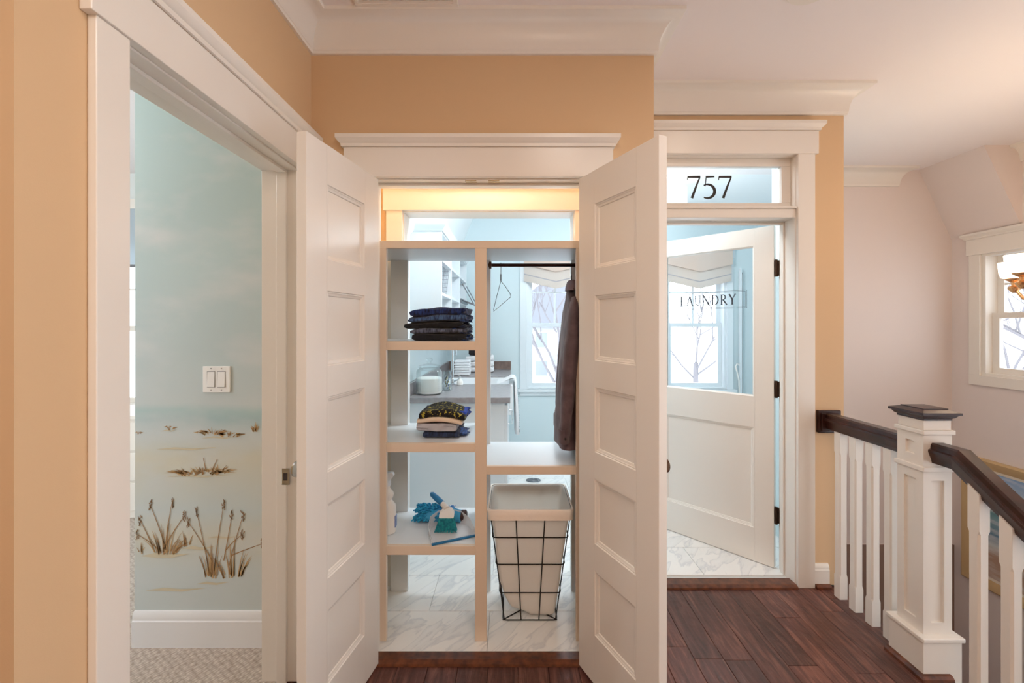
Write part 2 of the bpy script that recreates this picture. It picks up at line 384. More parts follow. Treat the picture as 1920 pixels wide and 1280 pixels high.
WFILL_Z = (-.6, 2.1)
S('wall_right', [(XR, XR + .15, -1.7, WFILL[0][0], -3, CH), (XR, XR + .15, WFILL[0][1], WFILL[1][0], -3, CH), (XR, XR + .15, WFILL[1][1], WR[0], -3, CH), (XR, XR + .15, WR[1], YC + .05, -3, CH),
                 (XR, XR + .15, WR[0], WR[1], -3, WR[2]), (XR, XR + .15, WR[0], WR[1], WR[3], CH)] + [q for a, b_ in WFILL for q in ((XR, XR + .15, a, b_, -3, WFILL_Z[0]), (XR, XR + .15, a, b_, WFILL_Z[1], CH))], STAIRWALL,
  'pinkish outer wall of the stairwell with windows', 'wall')
S('wall_front', [(1.66, 1.68, -1.6, 1.70, -2.9, -.25), (1.66, 1.70, 1.70, 2.86, -2.9, -.25), (1.70, 2.20, 2.86, 2.88, -2.9, 0), (2.18, 2.20, 2.88, YC, -2.9, 0)], STAIRWALL, 'lower stairwell wall under the landing', 'wall')
mw = S('wall_bedroom', [(-1.70, XL - .15, 1.9, 1.93, 0, CH)], MURAL, 'bedroom wall with a painted beach mural', 'wall')
BW = (-3.5, -2.86, .75, 2.1)                  # bedroom window
S('wall_bedroom.001', [(-1.70, -1.60, 1.93, 3.6, 0, CH), (-3.7, -3.6, .8, 3.7, 0, CH), (BW[1], -1.6, 3.6, 3.7, 0, CH), (-3.6, BW[0], 3.6, 3.7, 0, CH), (BW[0], BW[1], 3.6, 3.7, 0, BW[2]), (BW[0], BW[1], 3.6, 3.7, BW[3], CH)],
  mat('bedroom_paint', (226, 232, 232), .7), 'pale bedroom walls around the far window', 'wall')

# ---- mural brush strokes (flat paint on the wall)
MP = lambda px, py: ((px - CX) * 1.9 / F, 1.8985, EYE - (py - HY) * 1.9 / F)
def stroke(mb, x0, y0, x1, y1, bend, w0, w1, n=7):
    pts = []; ws = []
    for i in range(n):
        t = i / (n - 1); nx, ny = -(y1 - y0), x1 - x0; L = math.hypot(nx, ny) or 1
        o = bend * (t ** 2) ; pts.append((x0 + (x1 - x0) * t + o, y0 + (y1 - y0) * t + abs(o) * .15)); ws.append(w0 * (1 - t) + w1 * t)
    mb.ribbon(pts, ws, MP); return pts[-1]
rng = random.Random(3)
g1, g2, g3, g4 = MB(), MB(), MB(), MB()
def clump(cx, cy, wd, ht, n, mb1=None):
    for i in range(n):
        u = rng.uniform(-1, 1); h = ht * (1 - .55 * abs(u)) * rng.uniform(.55, 1.05)
        stroke(rng.choice([g1, g1, g2]) if mb1 is None else mb1, cx + u * wd * .62, cy + rng.uniform(-4, 4), cx + u * wd * .95, cy - h, u * wd * .35, rng.uniform(1.6, 3.2), .4)
def reed(x0, y0, x1, y1, bend, head=True):
    ex, ey = stroke(g2, x0, y0, x1, y1, bend, 2.0, 1.0, 9)
    if head:
        for k in range(9):
            a = rng.uniform(-2.6, 2.6); stroke(g3, ex + a, ey + k * 2.0 - 6, ex + a + rng.uniform(-3, 3), ey + k * 2.0 - 11, 0, 2.2, .8, 3)
clump(310, 1036, 34, 62, 22); clump(398, 1080, 24, 70, 16); clump(438, 1080, 30, 80, 20)
clump(350, 1022, 16, 34, 8); clump(266, 1034, 8, 20, 6)
reed(312, 1030, 288, 945, -6); reed(310, 1030, 319, 942, 4); reed(296, 1028, 268, 1000, -10); reed(308, 1028, 340, 966, 6); reed(288, 1028, 268, 975, -4)
reed(394, 1075, 372, 958, -3); reed(402, 1070, 415, 945, 5); reed(398, 1050, 360, 978, -6); reed(430, 1060, 452, 966, 4); reed(436, 1040, 486, 1018, 6); reed(420, 1050, 437, 965, -2); reed(425, 1030, 445, 1000, 10)
clump(380, 888, 55, 16, 34); clump(352, 888, 30, 14, 14); clump(410, 884, 30, 16, 16); reed(388, 884, 380, 858, 2, False); reed(398, 884, 405, 860, 3, False)
clump(400, 812, 26, 12, 22); clump(430, 816, 24, 9, 18); clump(318, 803, 14, 6, 10); clump(378, 811, 12, 5, 8); clump(480, 806, 9, 16, 10); clump(262, 812, 8, 5, 6)
for q, (sx, sy, L, h) in enumerate(((310, 1040, 90, 9), (372, 1026, 60, 6), (420, 1006, 60, 4), (400, 1092, 60, 5), (330, 1104, 110, 6), (375, 891, 120, 4), (350, 840, 110, 4), (415, 819, 70, 3), (318, 806, 30, 2))):
    k0 = len(g4.v); g4.ribbon([(sx - L / 2, sy + 2), (sx - L * .2, sy), (sx + L * .1, sy + 2), (sx + L / 2, sy - 2)], [.5, h, h * .8, .5], MP)
for mb, c, nm in ((g4, (206, 198, 174), 'painted_sand'), (g1, (190, 156, 108), 'painted_grass'), (g2, (158, 122, 80), 'painted_reed'), (g3, (140, 108, 74), 'painted_seed_head')):
    mb.v = [(a, b_ - {'painted_sand': 0, 'painted_grass': .0004, 'painted_reed': .0007, 'painted_seed_head': .001}[nm], c_) for a, b_, c_ in mb.v]
    o = mb.build(nm, mat(nm, c, .8), mw, flat=True); o['kind'] = 'stuff'

# ------------------------------------------------------------------ trim: crown mouldings
def cove(p, h, n=8):
    pr = [(0, 0), (.012, 0), (.014, .012)]
    for i in range(n + 1):
        a = i / n * math.pi / 2; pr.append((.016 + (p - .03) * (1 - math.cos(a)), .014 + (h - .035) * math.sin(a)))
    return pr + [(p, h - .018), (p, h), (0, h)]
mb = MB(); mb.sweep([(-2.5, .73), (XL, .73), (XL, YA), (XA, YA), (XA, YB), (XB, YB), (XB, 2.80)], cove(.10, .142), CH - .14)
mb.sweep([(2.60, YC), (3.217, YC), (3.217, YC + .06)], cove(.10, .142), CH - .14)
tag(mb.build('trim_1', WHITE, smooth=35), 'white cove crown moulding running round the top of the hall walls', 'crown moulding', kind='structure')
mb = MB(); mb.sweep([(XR, 3.04), (XR, 1.0)], cove(.09, .12), CH - .118)
tag(mb.build('trim_2', WHITE, smooth=35), 'short white crown moulding on the outer stairwell wall', 'crown moulding', kind='structure')

# ------------------------------------------------------------------ trim: door and window casings
FRONT = lambda yw: (lambda p: (p[0], yw - p[1], p[2]))                 # wall facing the camera; local = (along, out, up)
LEFTW = lambda xw: (lambda p: (xw + p[1], p[0], p[2]))                 # wall facing right
RIGHTW = lambda xw: (lambda p: (xw - p[1], p[0], p[2]))                # wall facing left
CAP = [(0, 0), (.008, 0), (.010, .012), (.018, .018), (.026, .030), (.026, .046), (0, .046)]
def casing(name, label, tf, s0, s1, ztop, zbot=0, leg=.093, head=.125, over=.016, t=.02, legs=(1, 1), jamb=.14, apron=False, rv=.005, m=WHITE):
    o = thing(name, label, 'door frame' if not apron else 'window frame', kind='structure')
    if legs[0]: MB(tf).box(s0 - leg - rv, s0 - rv, 0, t, zbot, ztop + rv).build('casing', m, o, bevel=.002)
    if legs[1]: MB(tf).box(s1 + rv, s1 + leg + rv, 0, t, zbot, ztop + rv).build('casing', m, o, bevel=.002)
    a, b_ = s0 - leg - rv - over, s1 + leg + rv + over
    MB(tf).box(a, b_, 0, t + .006, ztop + rv, ztop + rv + head).build('header_board', m, o, bevel=.002)
    mb = MB(); mb.sweep([(a, 0), (a, -t - .006), (b_, -t - .006), (b_, 0)], CAP, ztop + rv + head)
    mb.v = [(x_, -y_, z_) for x_, y_, z_ in mb.v]; mb.tf = tf
    mb.build('header_cap', m, o, smooth=30)
    if jamb:
        MB(tf).box(s0 - JT, s0, -jamb, .0, zbot, ztop).build('jamb', m, o, bevel=.0015)
        MB(tf).box(s1, s1 + JT, -jamb, .0, zbot, ztop).build('jamb', m, o, bevel=.0015)
        MB(tf).box(s0 - JT, s1 + JT, -jamb, .0, ztop, ztop + JT).build('head_jamb', m, o, bevel=.0015)
    if apron: MB(tf).box(s0 - leg - rv, s1 + leg + rv, 0, t, zbot - leg, zbot).build('apron', m, o, bevel=.002)
    return o
def stops(o, tf, s0, s1, ztop, off, wd=.035, t=.011, m=WHITE):
    for a, b_ in ((s0, s0 + t), (s1 - t, s1)): MB(tf).box(a, b_, -off - wd, -off, 0, ztop - t).build('door_stop', m, o, bevel=.002)
    MB(tf).box(s0, s1, -off - wd, -off, ztop - t, ztop).build('door_stop', m, o, bevel=.002)
c1 = casing('trim_3', 'white door casing with capped header around the bedroom doorway', LEFTW(XL), dy0, dy1, DH, jamb=.15, leg=.076)
stops(c1, LEFTW(XL), dy0, dy1, DH, .045, .04)
sp = MB().box(-.925, -.893, dy1 - .0125, dy1 - .010, .80, .866).build('strike_plate', NICKEL, c1, bevel=.002)
MB().box(-.918, -.902, dy1 - .0135, dy1 - .0122, .818, .848).build('latch_hole', mat('dark_hole', (60, 50, 46), .8), sp)
c2 = casing('trim_4', 'white door casing with capped header above the double closet doors', FRONT(YA), OA[0], OA[1], DH, jamb=.12)
stops(c2, FRONT(YA), OA[0], OA[1], DH, .042, .03)
for cx_ in (-.178, -.078):
    k = MB().box(cx_ - .024, cx_ + .024, YA + .006, YA + .034, DH - .003, DH).build('catch_plate', mat('pale_brass', (206, 184, 150), .3, .9), c2, bevel=.001); k['label'] = 'brass ball catch plate in the head jamb'
    MB().lathe([(.0, -.003), (.004, -.002), (.006, 0)], (cx_, YA + .02, DH - .003), 12).build('catch_ball', mat('pale_brass'), k, smooth=60)
c3 = casing('trim_5', 'white casing of the rear closet opening into the laundry', FRONT(YB), OB[0], OB[1], DH, leg=.088, jamb=.14)
# laundry door casing runs up past the transom
c4 = casing('trim_6', 'white door casing with tall capped header around the laundry door and transom', FRONT(YB), OD[0], OD[1], 2.376, jamb=.14, legs=(1, 1))
stops(c4, FRONT(YB), OD[0], OD[1], 2.03, .085, .03)
MB().box(OD[0], OD[1], YB - .006, YB2, 2.035, 2.085).build('transom_bar', WHITE, c4, bevel=.003)
MB().box(OD[0], OD[1], YB - .016, YB, 2.085, 2.097).build('transom_sill', WHITE, c4, bevel=.003)

# transom light with the house number
tw = thing('window_1', 'glass transom above the laundry door with black number 757', 'window', kind='structure')
ty = YB + .035
for bx_ in ((OD[0], OD[1], 2.333, 2.376), (OD[0], OD[1], 2.085, 2.128)): MB().box(bx_[0], bx_[1], ty, ty + .035, bx_[2], bx_[3]).build('sash_rail', WHITE, tw, bevel=.003)
for bx_ in ((OD[0], OD[0] + .052), (OD[1] - .052, OD[1])): MB().box(bx_[0], bx_[1], ty, ty + .035, 2.128, 2.333).build('sash_stile', WHITE, tw, bevel=.003)
pn = MB().box(OD[0] + .05, OD[1] - .05, ty + .014, ty + .018, 2.126, 2.335).build('pane', PANE, tw)

# ---- hand-built roman lettering
def arc(cx, cy, rx, ry, a0, a1, n=14): return [(cx + rx * math.cos(R(a0 + (a1 - a0) * i / (n - 1))), cy + ry * math.sin(R(a0 + (a1 - a0) * i / (n - 1)))) for i in range(n)]
TH, TN = .15, .08
def bar(a, b_, w0, w1=None): return ([a, b_], [w0, w1 if w1 is not None else w0])
def serif(x_, y_, h=.14): return bar((x_ - h, y_), (x_ + h, y_), .045)
def G(ch):
    if ch == '7': return 0.62, [([(0.02, .80), (.03, .93)], [.03, .05]), bar((.02, .955), (.60, .955), .09, .10), ([(.575, .93), (.42, .55), (.22, .0)], [.06, .09, .12])]
    if ch == '5':
        p = arc(.20, .31, .33, .31, 118, -118, 20); ws = [.05 + .085 * math.sin(math.pi * i / 19) ** 1.0 for i in range(20)]
        return 0.60, [bar((.13, .955), (.52, .965), .09, .07), bar((.15, .93), (.10, .53), .045), ([(.10, .54)] + p, [.04] + ws)]
    if ch == 'L': return .60, [bar((.14, 0), (.14, 1), TH), serif(.14, .98), bar((.0, .02), (.58, .02), .045), bar((.575, .0), (.60, .22), .06, .02)]
    if ch == 'A': return .84, [bar((.10, 0), (.43, 1), TN), bar((.72, 0), (.42, 1), TH), bar((.22, .34), (.60, .34), .045), serif(.10, .02, .1), serif(.72, .02, .13)]
    if ch == 'U': return .80, [([(.14, 1), (.14, .4)] + arc(.39, .34, .25, .32, 190, 340, 9), [TH, TH, .12, .11, .1, .09, .08, .07, .06, .055, .055]), bar((.64, .22), (.64, 1), TN), serif(.14, .98, .13), serif(.64, .98, .11)]
    if ch == 'N': return .86, [bar((.12, 0), (.12, 1), TN), bar((.11, 1), (.72, 0), TH), bar((.72, .0), (.72, 1), TN), serif(.12, .02, .1), serif(.08, .98, .08), serif(.72, .98, .1)]
    if ch == 'D': return .84, [bar((.15, 0), (.15, 1), TH), ([(.05, .975), (.3, .975)] + arc(.30, .5, .44, .475, 90, -90, 14) + [(.05, .025)], [.045, .05] + [.05 + .09 * math.sin(math.pi * i / 13) for i in range(14)] + [.045])]
    if ch == 'R': return .76, [bar((.15, 0), (.15, 1), TH), serif(.15, .02), ([(.04, .975), (.25, .975)] + arc(.27, .735, .27, .24, 90, -90, 12) + [(.15, .495)], [.045, .05] + [.05 + .08 * math.sin(math.pi * i / 11) for i in range(12)] + [.045]), bar((.30, .50), (.70, .0), TH, .11), bar((.64, .02), (.78, .02), .04)]
    if ch == 'Y': return .74, [bar((.08, 1), (.38, .48), TH), bar((.68, 1), (.38, .48), TN), bar((.37, .52), (.37, 0), TH), serif(.37, .02), serif(.08, .98, .1), serif(.68, .98, .1)]
def letters(word, T, h, gap=.10):
    """flat lettering; T(u, v) places a point, u runs along the word"""
    mb = MB(); x_ = 0
    for ch in word:
        wd, ss = G(ch)
        for pts, ws in ss: mb.ribbon([((p[0] + x_) * h, p[1] * h) for p in pts], [q * h for q in ws], T)
        x_ += wd + gap
    return mb, (x_ - gap) * h
u0 = (1288 - CX) * (ty + .013) / F; h7 = .126
mb, L7 = letters('757', lambda u, v: (u0 + u, ty + .0128, 2.158 + v), h7, .09)
mb.build('house_number', mat('number_black', (38, 30, 24), .5), tw, flat=True)['label'] = 'black roman numerals 757 on the transom glass'

# baseboards
BASE = [(0, 0), (.016, 0), (.016, .095), (.013, .100), (.013, .112), (.008, .122), (.004, .128), (0, .128)]
def base(name, label, path, shoe=True, m=WHITE, prof=BASE, z=0):
    o = thing(name, label, 'baseboard', kind='structure')
    MB().sweep(path, prof, z).build('board', m, o, smooth=30)
    if shoe: MB().sweep(path, [(.015, 0), (.036, 0), (.034, .012), (.027, .02), (.015, .022)], z).build('shoe_moulding', SHOE, o, smooth=30)
    return o
base('baseboard_left', 'white baseboard at the near end of the hall wall', [(XL, .745), (XL, dy0 - .10)])
base('baseboard_closet', 'white baseboard round the outer corner of the closet', [(OA[1] + .10, YA), (XA, YA), (XA, YB), (OD[0] - .10, YB)])
base('baseboard_laundry', 'white baseboard with dark shoe between laundry door casing and balustrade', [(OD[1] + .10, YB), (1.745, YB)])
base('baseboard_back', 'white baseboard inside the closet back wall', [(-.80, YB), (OB[0] - .094, YB)], shoe=False, z=.01)
base('baseboard_bedroom', 'tall white baseboard under the beach mural', [(-1.70, 1.9), (XL - .15, 1.9)], shoe=False, m=mat('bedroom_trim', (232, 234, 238), .35),
     prof=[(0, 0), (.018, 0), (.018, .115), (.014, .120), (.014, .142), (.006, .156), (0, .158)])
# thresholds
for nm, a, b_, y0_, y1_, lb in (('trim_7', OA[0] - .03, OA[1] + .03, YA - .035, YA + .035, 'dark wooden threshold strip under the closet doors'),
                                ('trim_8', OD[0], OD[1], YB - .035, YB + .05, 'dark wooden threshold strip under the laundry door')):
    mb = MB().prism([(y0_, 0), (y1_, 0), (y1_, .015), (y0_ + .022, .017), (y0_ + .004, .010)], 'x', a, b_)
    tag(mb.build(nm, SHOE, bevel=.002), lb, 'threshold', kind='structure')

# ------------------------------------------------------------------ doors
def panel(parent, u0, u1, z0, z1, t, m=WHITE):
    """recessed flat panel with a stepped moulding on both faces"""
    p = MB().box(u0, u1, .011, t - .011, z0, z1).build('panel', m, parent)
    for y0_, s_ in ((0, 1), (t, -1)):
        mb = MB(); rings = []
        for ins, dep in ((0, 0), (.004, .0), (.007, .004), (.010, .0035), (.013, .0055), (.020, .0075), (.022, .0112), (.0, .0112)):
            y_ = y0_ + s_ * dep
            rings.append([(u0 + ins, y_, z0 + ins), (u1 - ins, y_, z0 + ins), (u1 - ins, y_, z1 - ins), (u0 + ins, y_, z1 - ins)])
        mb.loft(rings + [rings[0]], caps=False).build('moulding', m, p)
    return p
def knob(parent, u, z, y, sgn, m):
    k = MB().lathe([(.031, 0), (.031, sgn * .004), (.026, sgn * .008), (.011, sgn * .010), (.010, sgn * .026), (.020, sgn * .034), (.027, sgn * .040), (.027, sgn * .046), (.020, sgn * .052), (0, sgn * .054)], (u, y, z), 24, 'y').build('knob', m, parent, smooth=35)
    k['label'] = 'round polished metal door knob'
def closet_leaf(name, label, pin, rz, mirror):
    s_ = -1 if mirror else 1; wd, t = .455, .035
    o = thing(name, label, 'door', (pin[0], pin[1], .012), rz, kind='structure')
    X = lambda a, b_: (min(s_ * a, s_ * b_), max(s_ * a, s_ * b_))
    zs = [(.205 + k * .364 - .012, .205 + k * .364 + .266 - .012) for k in range(5)]
    top = 2.045
    a, b_ = X(.0, .105); MB().box(a, b_, 0, t, 0, top).build('stile', WHITE, o, bevel=.0015)
    a, b_ = X(wd - .105, wd); MB().box(a, b_, 0, t, 0, top).build('stile', WHITE, o, bevel=.0015)
    edges = [0] + [q for z in zs for q in z] + [top]
    a, b_ = X(.105, wd - .105)
    for k in range(0, len(edges), 2): MB().box(a, b_, 0, t, edges[k], edges[k + 1]).build('rail', WHITE, o)
    for z0, z1 in zs: panel(o, a, b_, z0, z1, t)
    knob(o, s_ * (wd - .058), .95, 0, -1, NICKEL if not mirror else mat('dark_nickel', (120, 96, 82), .15, 1))
    for z in (.25, 1.02, 1.80): MB().tube([(0, -.004, z - .05), (0, -.004, z + .05)], .006, 10).build('hinge', NICKEL, o, smooth=40)
    return o
closet_leaf('door_1', 'open white five-panel closet door beside the bedroom doorway', (OA[0] + .001, YA - .022), R(-101), False)
closet_leaf('door_2', 'open white five-panel closet door beside the laundry door', (OA[1] - .001, YA - .022), R(115), True)

# laundry door: glazed above, one panel below, hinged on the right and opening into the laundry
ANG = R(46.4)
ld = thing('door_3', 'half-open white laundry door with lettered glass upper panel', 'door', (1.559, 2.478, .016), 0, kind='structure')
ld.rotation_euler = (0, 0, math.atan2(.724, -.69))
LDW, LT = .80, .035
ldb = [(.012, .115, 0, 2.012), (.685, LDW, 0, 2.012), (.115, .685, 1.91, 2.012), (.115, .685, .81, .99), (.115, .685, 0, .197)]
for i, q in enumerate(ldb): MB().box(q[0], q[1], -LT / 2, LT / 2, q[2], q[3]).build('stile' if i < 2 else 'rail', WHITE, ld, bevel=.0015 if i < 2 else 0)
pp = panel(ld, .115, .685, .197, .81, LT); pp.location = (0, -LT / 2, 0)
gl = MB().box(.110, .690, -.003, .003, .985, 1.915).build('pane', PANE, ld)
for fy in (-1, 1):
    mb = MB(); rings = []
    for ins, dep in ((0, .0175), (.004, .0175), (.012, .010), (.012, .003), (0, .003)):
        rings.append([(.115 + ins, fy * dep, .99 + ins), (.685 - ins, fy * dep, .99 + ins), (.685 - ins, fy * dep, 1.91 - ins), (.115 + ins, fy * dep, 1.91 - ins)])
    mb.loft(rings + [rings[0]], caps=False).build('glazing_bead', WHITE, ld)
INK = mat('glass_lettering', (48, 50, 60), .6)
# the face towards the hall has u running right to left
LET = lambda u, v: (.580 - u, .0036, 1.556 + v)
mb, Lw = letters('LAUNDRY', LET, .066, .13)
kx = .355 / Lw
mb.v = [(.580 - (.580 - a) * kx, b_, c_) for a, b_, c_ in mb.v]
mb.build('lettering', INK, ld, flat=True)['label'] = 'grey roman lettering LAUNDRY on the glass'
mb = MB()
for ins in (0, .007):
    a0, a1, z0, z1 = .162 + ins, .641 - ins, 1.533 + ins, 1.643 - ins
    for q in (((a0, z0), (a1, z0)), ((a1, z0), (a1, z1)), ((a1, z1), (a0, z1)), ((a0, z1), (a0, z0))): mb.ribbon(list(q), [.0018, .0018], lambda u, v: (u, .0036, v))
mb.build('lettering_border', INK, ld, flat=True)
knob(ld, .735, .93, LT / 2, 1, NICKEL); knob(ld, .735, .93, -LT / 2, -1, NICKEL)
for z in (.31, 1.05, 1.76):
    h_ = MB().tube([(.002, .012, z - .05), (.002, .012, z + .05)], .009, 10).build('hinge', BRONZE, ld, smooth=40); h_['label'] = 'bronze butt hinge'
    MB().box(-.012, .014, -.004, .010, z - .045, z + .045).build('hinge_leaf', BRONZE, h_)

# ------------------------------------------------------------------ windows
def sash_window(name, label, tf, s0, s1, z0, z1, muntins=True, WHITE=WHITE):
    o = thing(name, label, 'window', kind='structure'); fw = .045; zm = z0 + (z1 - z0) * .49
    MB(tf).box(s0, s0 + .03, -.13, 0, z0, z1).build('jamb', WHITE, o); MB(tf).box(s1 - .03, s1, -.13, 0, z0, z1).build('jamb', WHITE, o)
    MB(tf).box(s0 + .03, s1 - .03, -.13, -.001, z1 - .02, z1).build('head_jamb', WHITE, o); MB(tf).box(s0 + .03, s1 - .03, -.13, -.001, z0, z0 + .02).build('sill', WHITE, o)
    for nm, za, zb, dp in (('lower_sash', z0 + .02, zm + .02, .055), ('upper_sash', zm - .02, z1 - .02, .092)):
        a, b_ = s0 + .03, s1 - .03
        sh = MB(tf).box(a, a + fw, -dp - .03, -dp, za, zb).box(b_ - fw, b_, -dp - .03, -dp, za, zb).box(a + fw, b_ - fw, -dp - .03, -dp, za, za + fw).box(a + fw, b_ - fw, -dp - .03, -dp, zb - .04, zb).build(nm, WHITE, o)
        MB(tf).box(a + fw, b_ - fw, -dp - .017, -dp - .013, za + fw, zb - .04).build('pane', PANE, sh)
        if muntins and nm == 'upper_sash':
            MB(tf).box((a + b_) / 2 - .010, (a + b_) / 2 + .010, -dp - .024, -dp - .006, za + fw, zb - .04).build('muntin', WHITE, sh)
            zq = (za + zb) / 2 + .02; MB(tf).box(a + fw, b_ - fw, -dp - .0235, -dp - .0065, zq - .008, zq + .008).build('muntin', WHITE, sh)
    return o
wl = [('window_2', 'laundry sash window behind the hanging brown shirt', W1), ('window_3', 'laundry sash window seen through the lettered glass door', W2)]
for i, (nm, lb, (a, b_)) in enumerate(wl):
    sash_window(nm, lb, FRONT(YE), a, b_, *WZ, WHITE=COOLWHITE)
    c = casing('trim_%d' % (9 + i), 'white casing and stool of the ' + lb, FRONT(YE), a, b_, WZ[1], WZ[0], leg=.075, head=.10, jamb=0, apron=True, rv=-.004, m=COOLWHITE)
    MB().box(a - .10, b_ + .10, YE - .05, YE, WZ[0] - .03, WZ[0]).build('stool', COOLWHITE, c, bevel=.004)
sash_window('window_4', 'white stair window beside the chandelier', RIGHTW(XR), WR[0], WR[1], WR[2], WR[3])
casing('trim_11', 'white casing with capped header around the stair window', RIGHTW(XR), WR[0], WR[1], WR[3], WR[2], leg=.078, head=.125, jamb=0, apron=True, rv=-.004)
for i, (a, b_) in enumerate(WFILL):
    sash_window('window_%d' % (6 + i), ['tall stair window at the far end of the flight', 'tall stair window beside the stair flight'][i], RIGHTW(XR), a, b_, *WFILL_Z)
    casing('trim_%d' % (12 + i), ['white casing of the window at the far end of the flight', 'white casing of the window beside the stair flight'][i], RIGHTW(XR), a, b_, WFILL_Z[1], WFILL_Z[0], leg=.078, head=.125, jamb=0, apron=True, rv=-.004)
sash_window('window_5', 'bedroom window seen past the mural wall', FRONT(3.6), BW[0], BW[1], BW[2], BW[3])

# sky portals: guide the daylight through the window openings, seen and added
def portal(loc, rot, sx, sy):
    l = bpy.data.lights.new('sky_portal', 'AREA'); l.shape = 'RECTANGLE'; l.size = sx; l.size_y = sy; l.cycles.is_portal = True
    o = bpy.data.objects.new('sky_portal', l); col.objects.link(o); o.location = loc; o.rotation_euler = rot
for (a, b_) in (W1, W2): portal(((a + b_) / 2, YE + .14, sum(WZ) / 2), (R(-90), 0, 0), b_ - a, WZ[1] - WZ[0])
portal((XR + .14, (WR[0] + WR[1]) / 2, (WR[2] + WR[3]) / 2), (R(90), 0, R(90)), WR[1] - WR[0], WR[3] - WR[2])
for a, b_ in WFILL: portal((XR + .14, (a + b_) / 2, sum(WFILL_Z) / 2), (R(90), 0, R(90)), b_ - a, WFILL_Z[1] - WFILL_Z[0])
portal(((BW[0] + BW[1]) / 2, 3.72, (BW[2] + BW[3]) / 2), (R(-90), 0, 0), BW[1] - BW[0], BW[3] - BW[2])

can((1.16, 1.62, CH), 'recessed ceiling light over the landing near the laundry door', .36)
can((.35, .55, CH), 'recessed ceiling light in front of the closet')  # this can and those below are unseen, added to fill the hall
can((1.2, -.5, CH), 'recessed ceiling light at the open side of the hall')
can((-.9, -.5, CH), 'recessed ceiling light at the far left of the hall', 1.8, NEUT)
can((.1, -1.1, CH), 'recessed ceiling light at the end of the hall')

#BODY
# ------------------------------------------------------------------ closet shelf unit (open to hall and laundry)
UY0, UY1, BY0, BY1 = 1.905, 1.927, 2.262, 2.288
su = thing('shelf_unit', 'built-in white closet shelf unit with face frame and open back', 'shelf', (0, 0, .012))
su.location = (0, 0, 0)
CREAM = mat('cream_face_frame', (228, 209, 188), .4)
FZ = .0125
for a, b_ in ((-.60, -.569), (-.167, -.115), (.29, .33)): MB().box(a, b_, UY0, UY1, FZ, 1.79).build('stile', CREAM, su, bevel=.0015)
MB().box(-.60, .33, UY0, UY1, 1.79, 1.823).build('top_rail', CREAM, su, bevel=.0015)
for a, b_ in ((-.652, -.56), (-.167, -.115), (.318, .40)): MB().box(a, b_, BY0, BY1, FZ, 1.79).build('back_post', COOLWHITE, su, bevel=.002)
MB().box(-.795, .50, UY1, BY1, 1.79, 1.808).build('top_board', COOLWHITE, su, bevel=.0015)
SH = [1.368, .907, .4425]
for z in SH:
    sh = MB().box(-.795, -.141, UY1, BY1 + .02, z - .019, z).build('shelf', COOLWHITE, su, bevel=.0015)
    MB().box(-.569, -.167, UY0, UY1, z - .040, z).build('shelf_edge', CREAM, sh, bevel=.0015)
sh = MB().box(-.141, .50, UY1, BY1 + .02, .785, .804).build('shelf', COOLWHITE, su, bevel=.0015)
MB().box(-.115, .29, UY0, UY1, .766, .804).build('shelf_edge', CREAM, sh, bevel=.0015)
rod = MB().tube([(-.118, 2.11, 1.742), (.50, 2.11, 1.742)], .0085, 12).build('clothes_rod', mat('rod_bronze', (58, 38, 34), .25, .9), su, smooth=40); rod['label'] = 'dark bronze clothes rod'
MB().lathe([(.018, 0), (.018, .012), (.0, .012)], (-.115, 2.11, 1.742), 16, 'x').build('rod_socket', BRONZE, rod, smooth=40)
# closet ceiling lamp
cl = thing('ceiling_light', 'small white dome light on the closet ceiling', 'light', (-.14, 2.12, CH))
MB().lathe([(.10, 0), (.10, -.015), (.095, -.02), (0, -.02)], n=28).build('base', WHITE, cl, smooth=40)
MB().lathe([(.092, -.02), (.088, -.045), (.06, -.066), (0, -.075)], n=28).build('dome', mat('lit_dome', (255, 244, 222), .4, emit=((1, .90, .70), 4)), cl, smooth=60)
def point(name, loc, power, color, size, parent=None):
    l = bpy.data.lights.new(name, 'POINT'); l.energy = power; l.color = color; l.shadow_soft_size = size
    o = bpy.data.objects.new(name, l); col.objects.link(o); o.location = loc
    if parent: o.parent = parent
    return o
point('closet_lamp', (0, 0, -.14), P_CLOSET, (1, .94, .80), .05, cl)

# ------------------------------------------------------------------ folded clothes
def slab(w_, d_, h_, n=26, seed=0, soft=.006, sag=0.0, tilt=0.0, ragged=.0, fr=.5):
    """one folded layer: rounded front fold, wavy top, slightly ragged right end; centred, base at z=0, front at y=0"""
    mb = MB(); rings = []; ns = 30
    for i in range(n + 1):
        u = i / n; x_ = -w_ / 2 + w_ * u; ring = []
        e = min(1, min(u, 1 - u) * 7 + .72) 
        for k in range(ns):
            a = k * 2 * math.pi / ns; ca, sa = math.cos(a), math.sin(a)
            yy = math.copysign(abs(ca) ** .35, ca); zz_ = math.copysign(abs(sa) ** .6, sa)
            q = Vector((x_ * 9 + seed * 7.3, yy * 1.6, zz_ * 1.2 + seed))
            nz = noise.noise(q) * soft; nf = noise.noise(q * 2.7 + Vector((5, 2, 1))) * soft * .6
            hh = h_ / 2 * e
            z = h_ / 2 + zz_ * hh + (nz + sag * math.sin(math.pi * u) if zz_ > 0 else (nz * .25 + sag * .8 * math.sin(math.pi * u))) + tilt * (u - .5) * w_
            y_ = d_ / 2 + yy * d_ / 2 * (1 if yy < 0 else 1) + nf
            ring.append((x_ + (noise.noise(q * 3.1) * ragged if u > .7 else 0) * (1 if u > .95 else .4), y_, max(z, 0.0005) if sag == 0 and tilt == 0 else z))
        rings.append(ring)
    return mb.loft(rings)
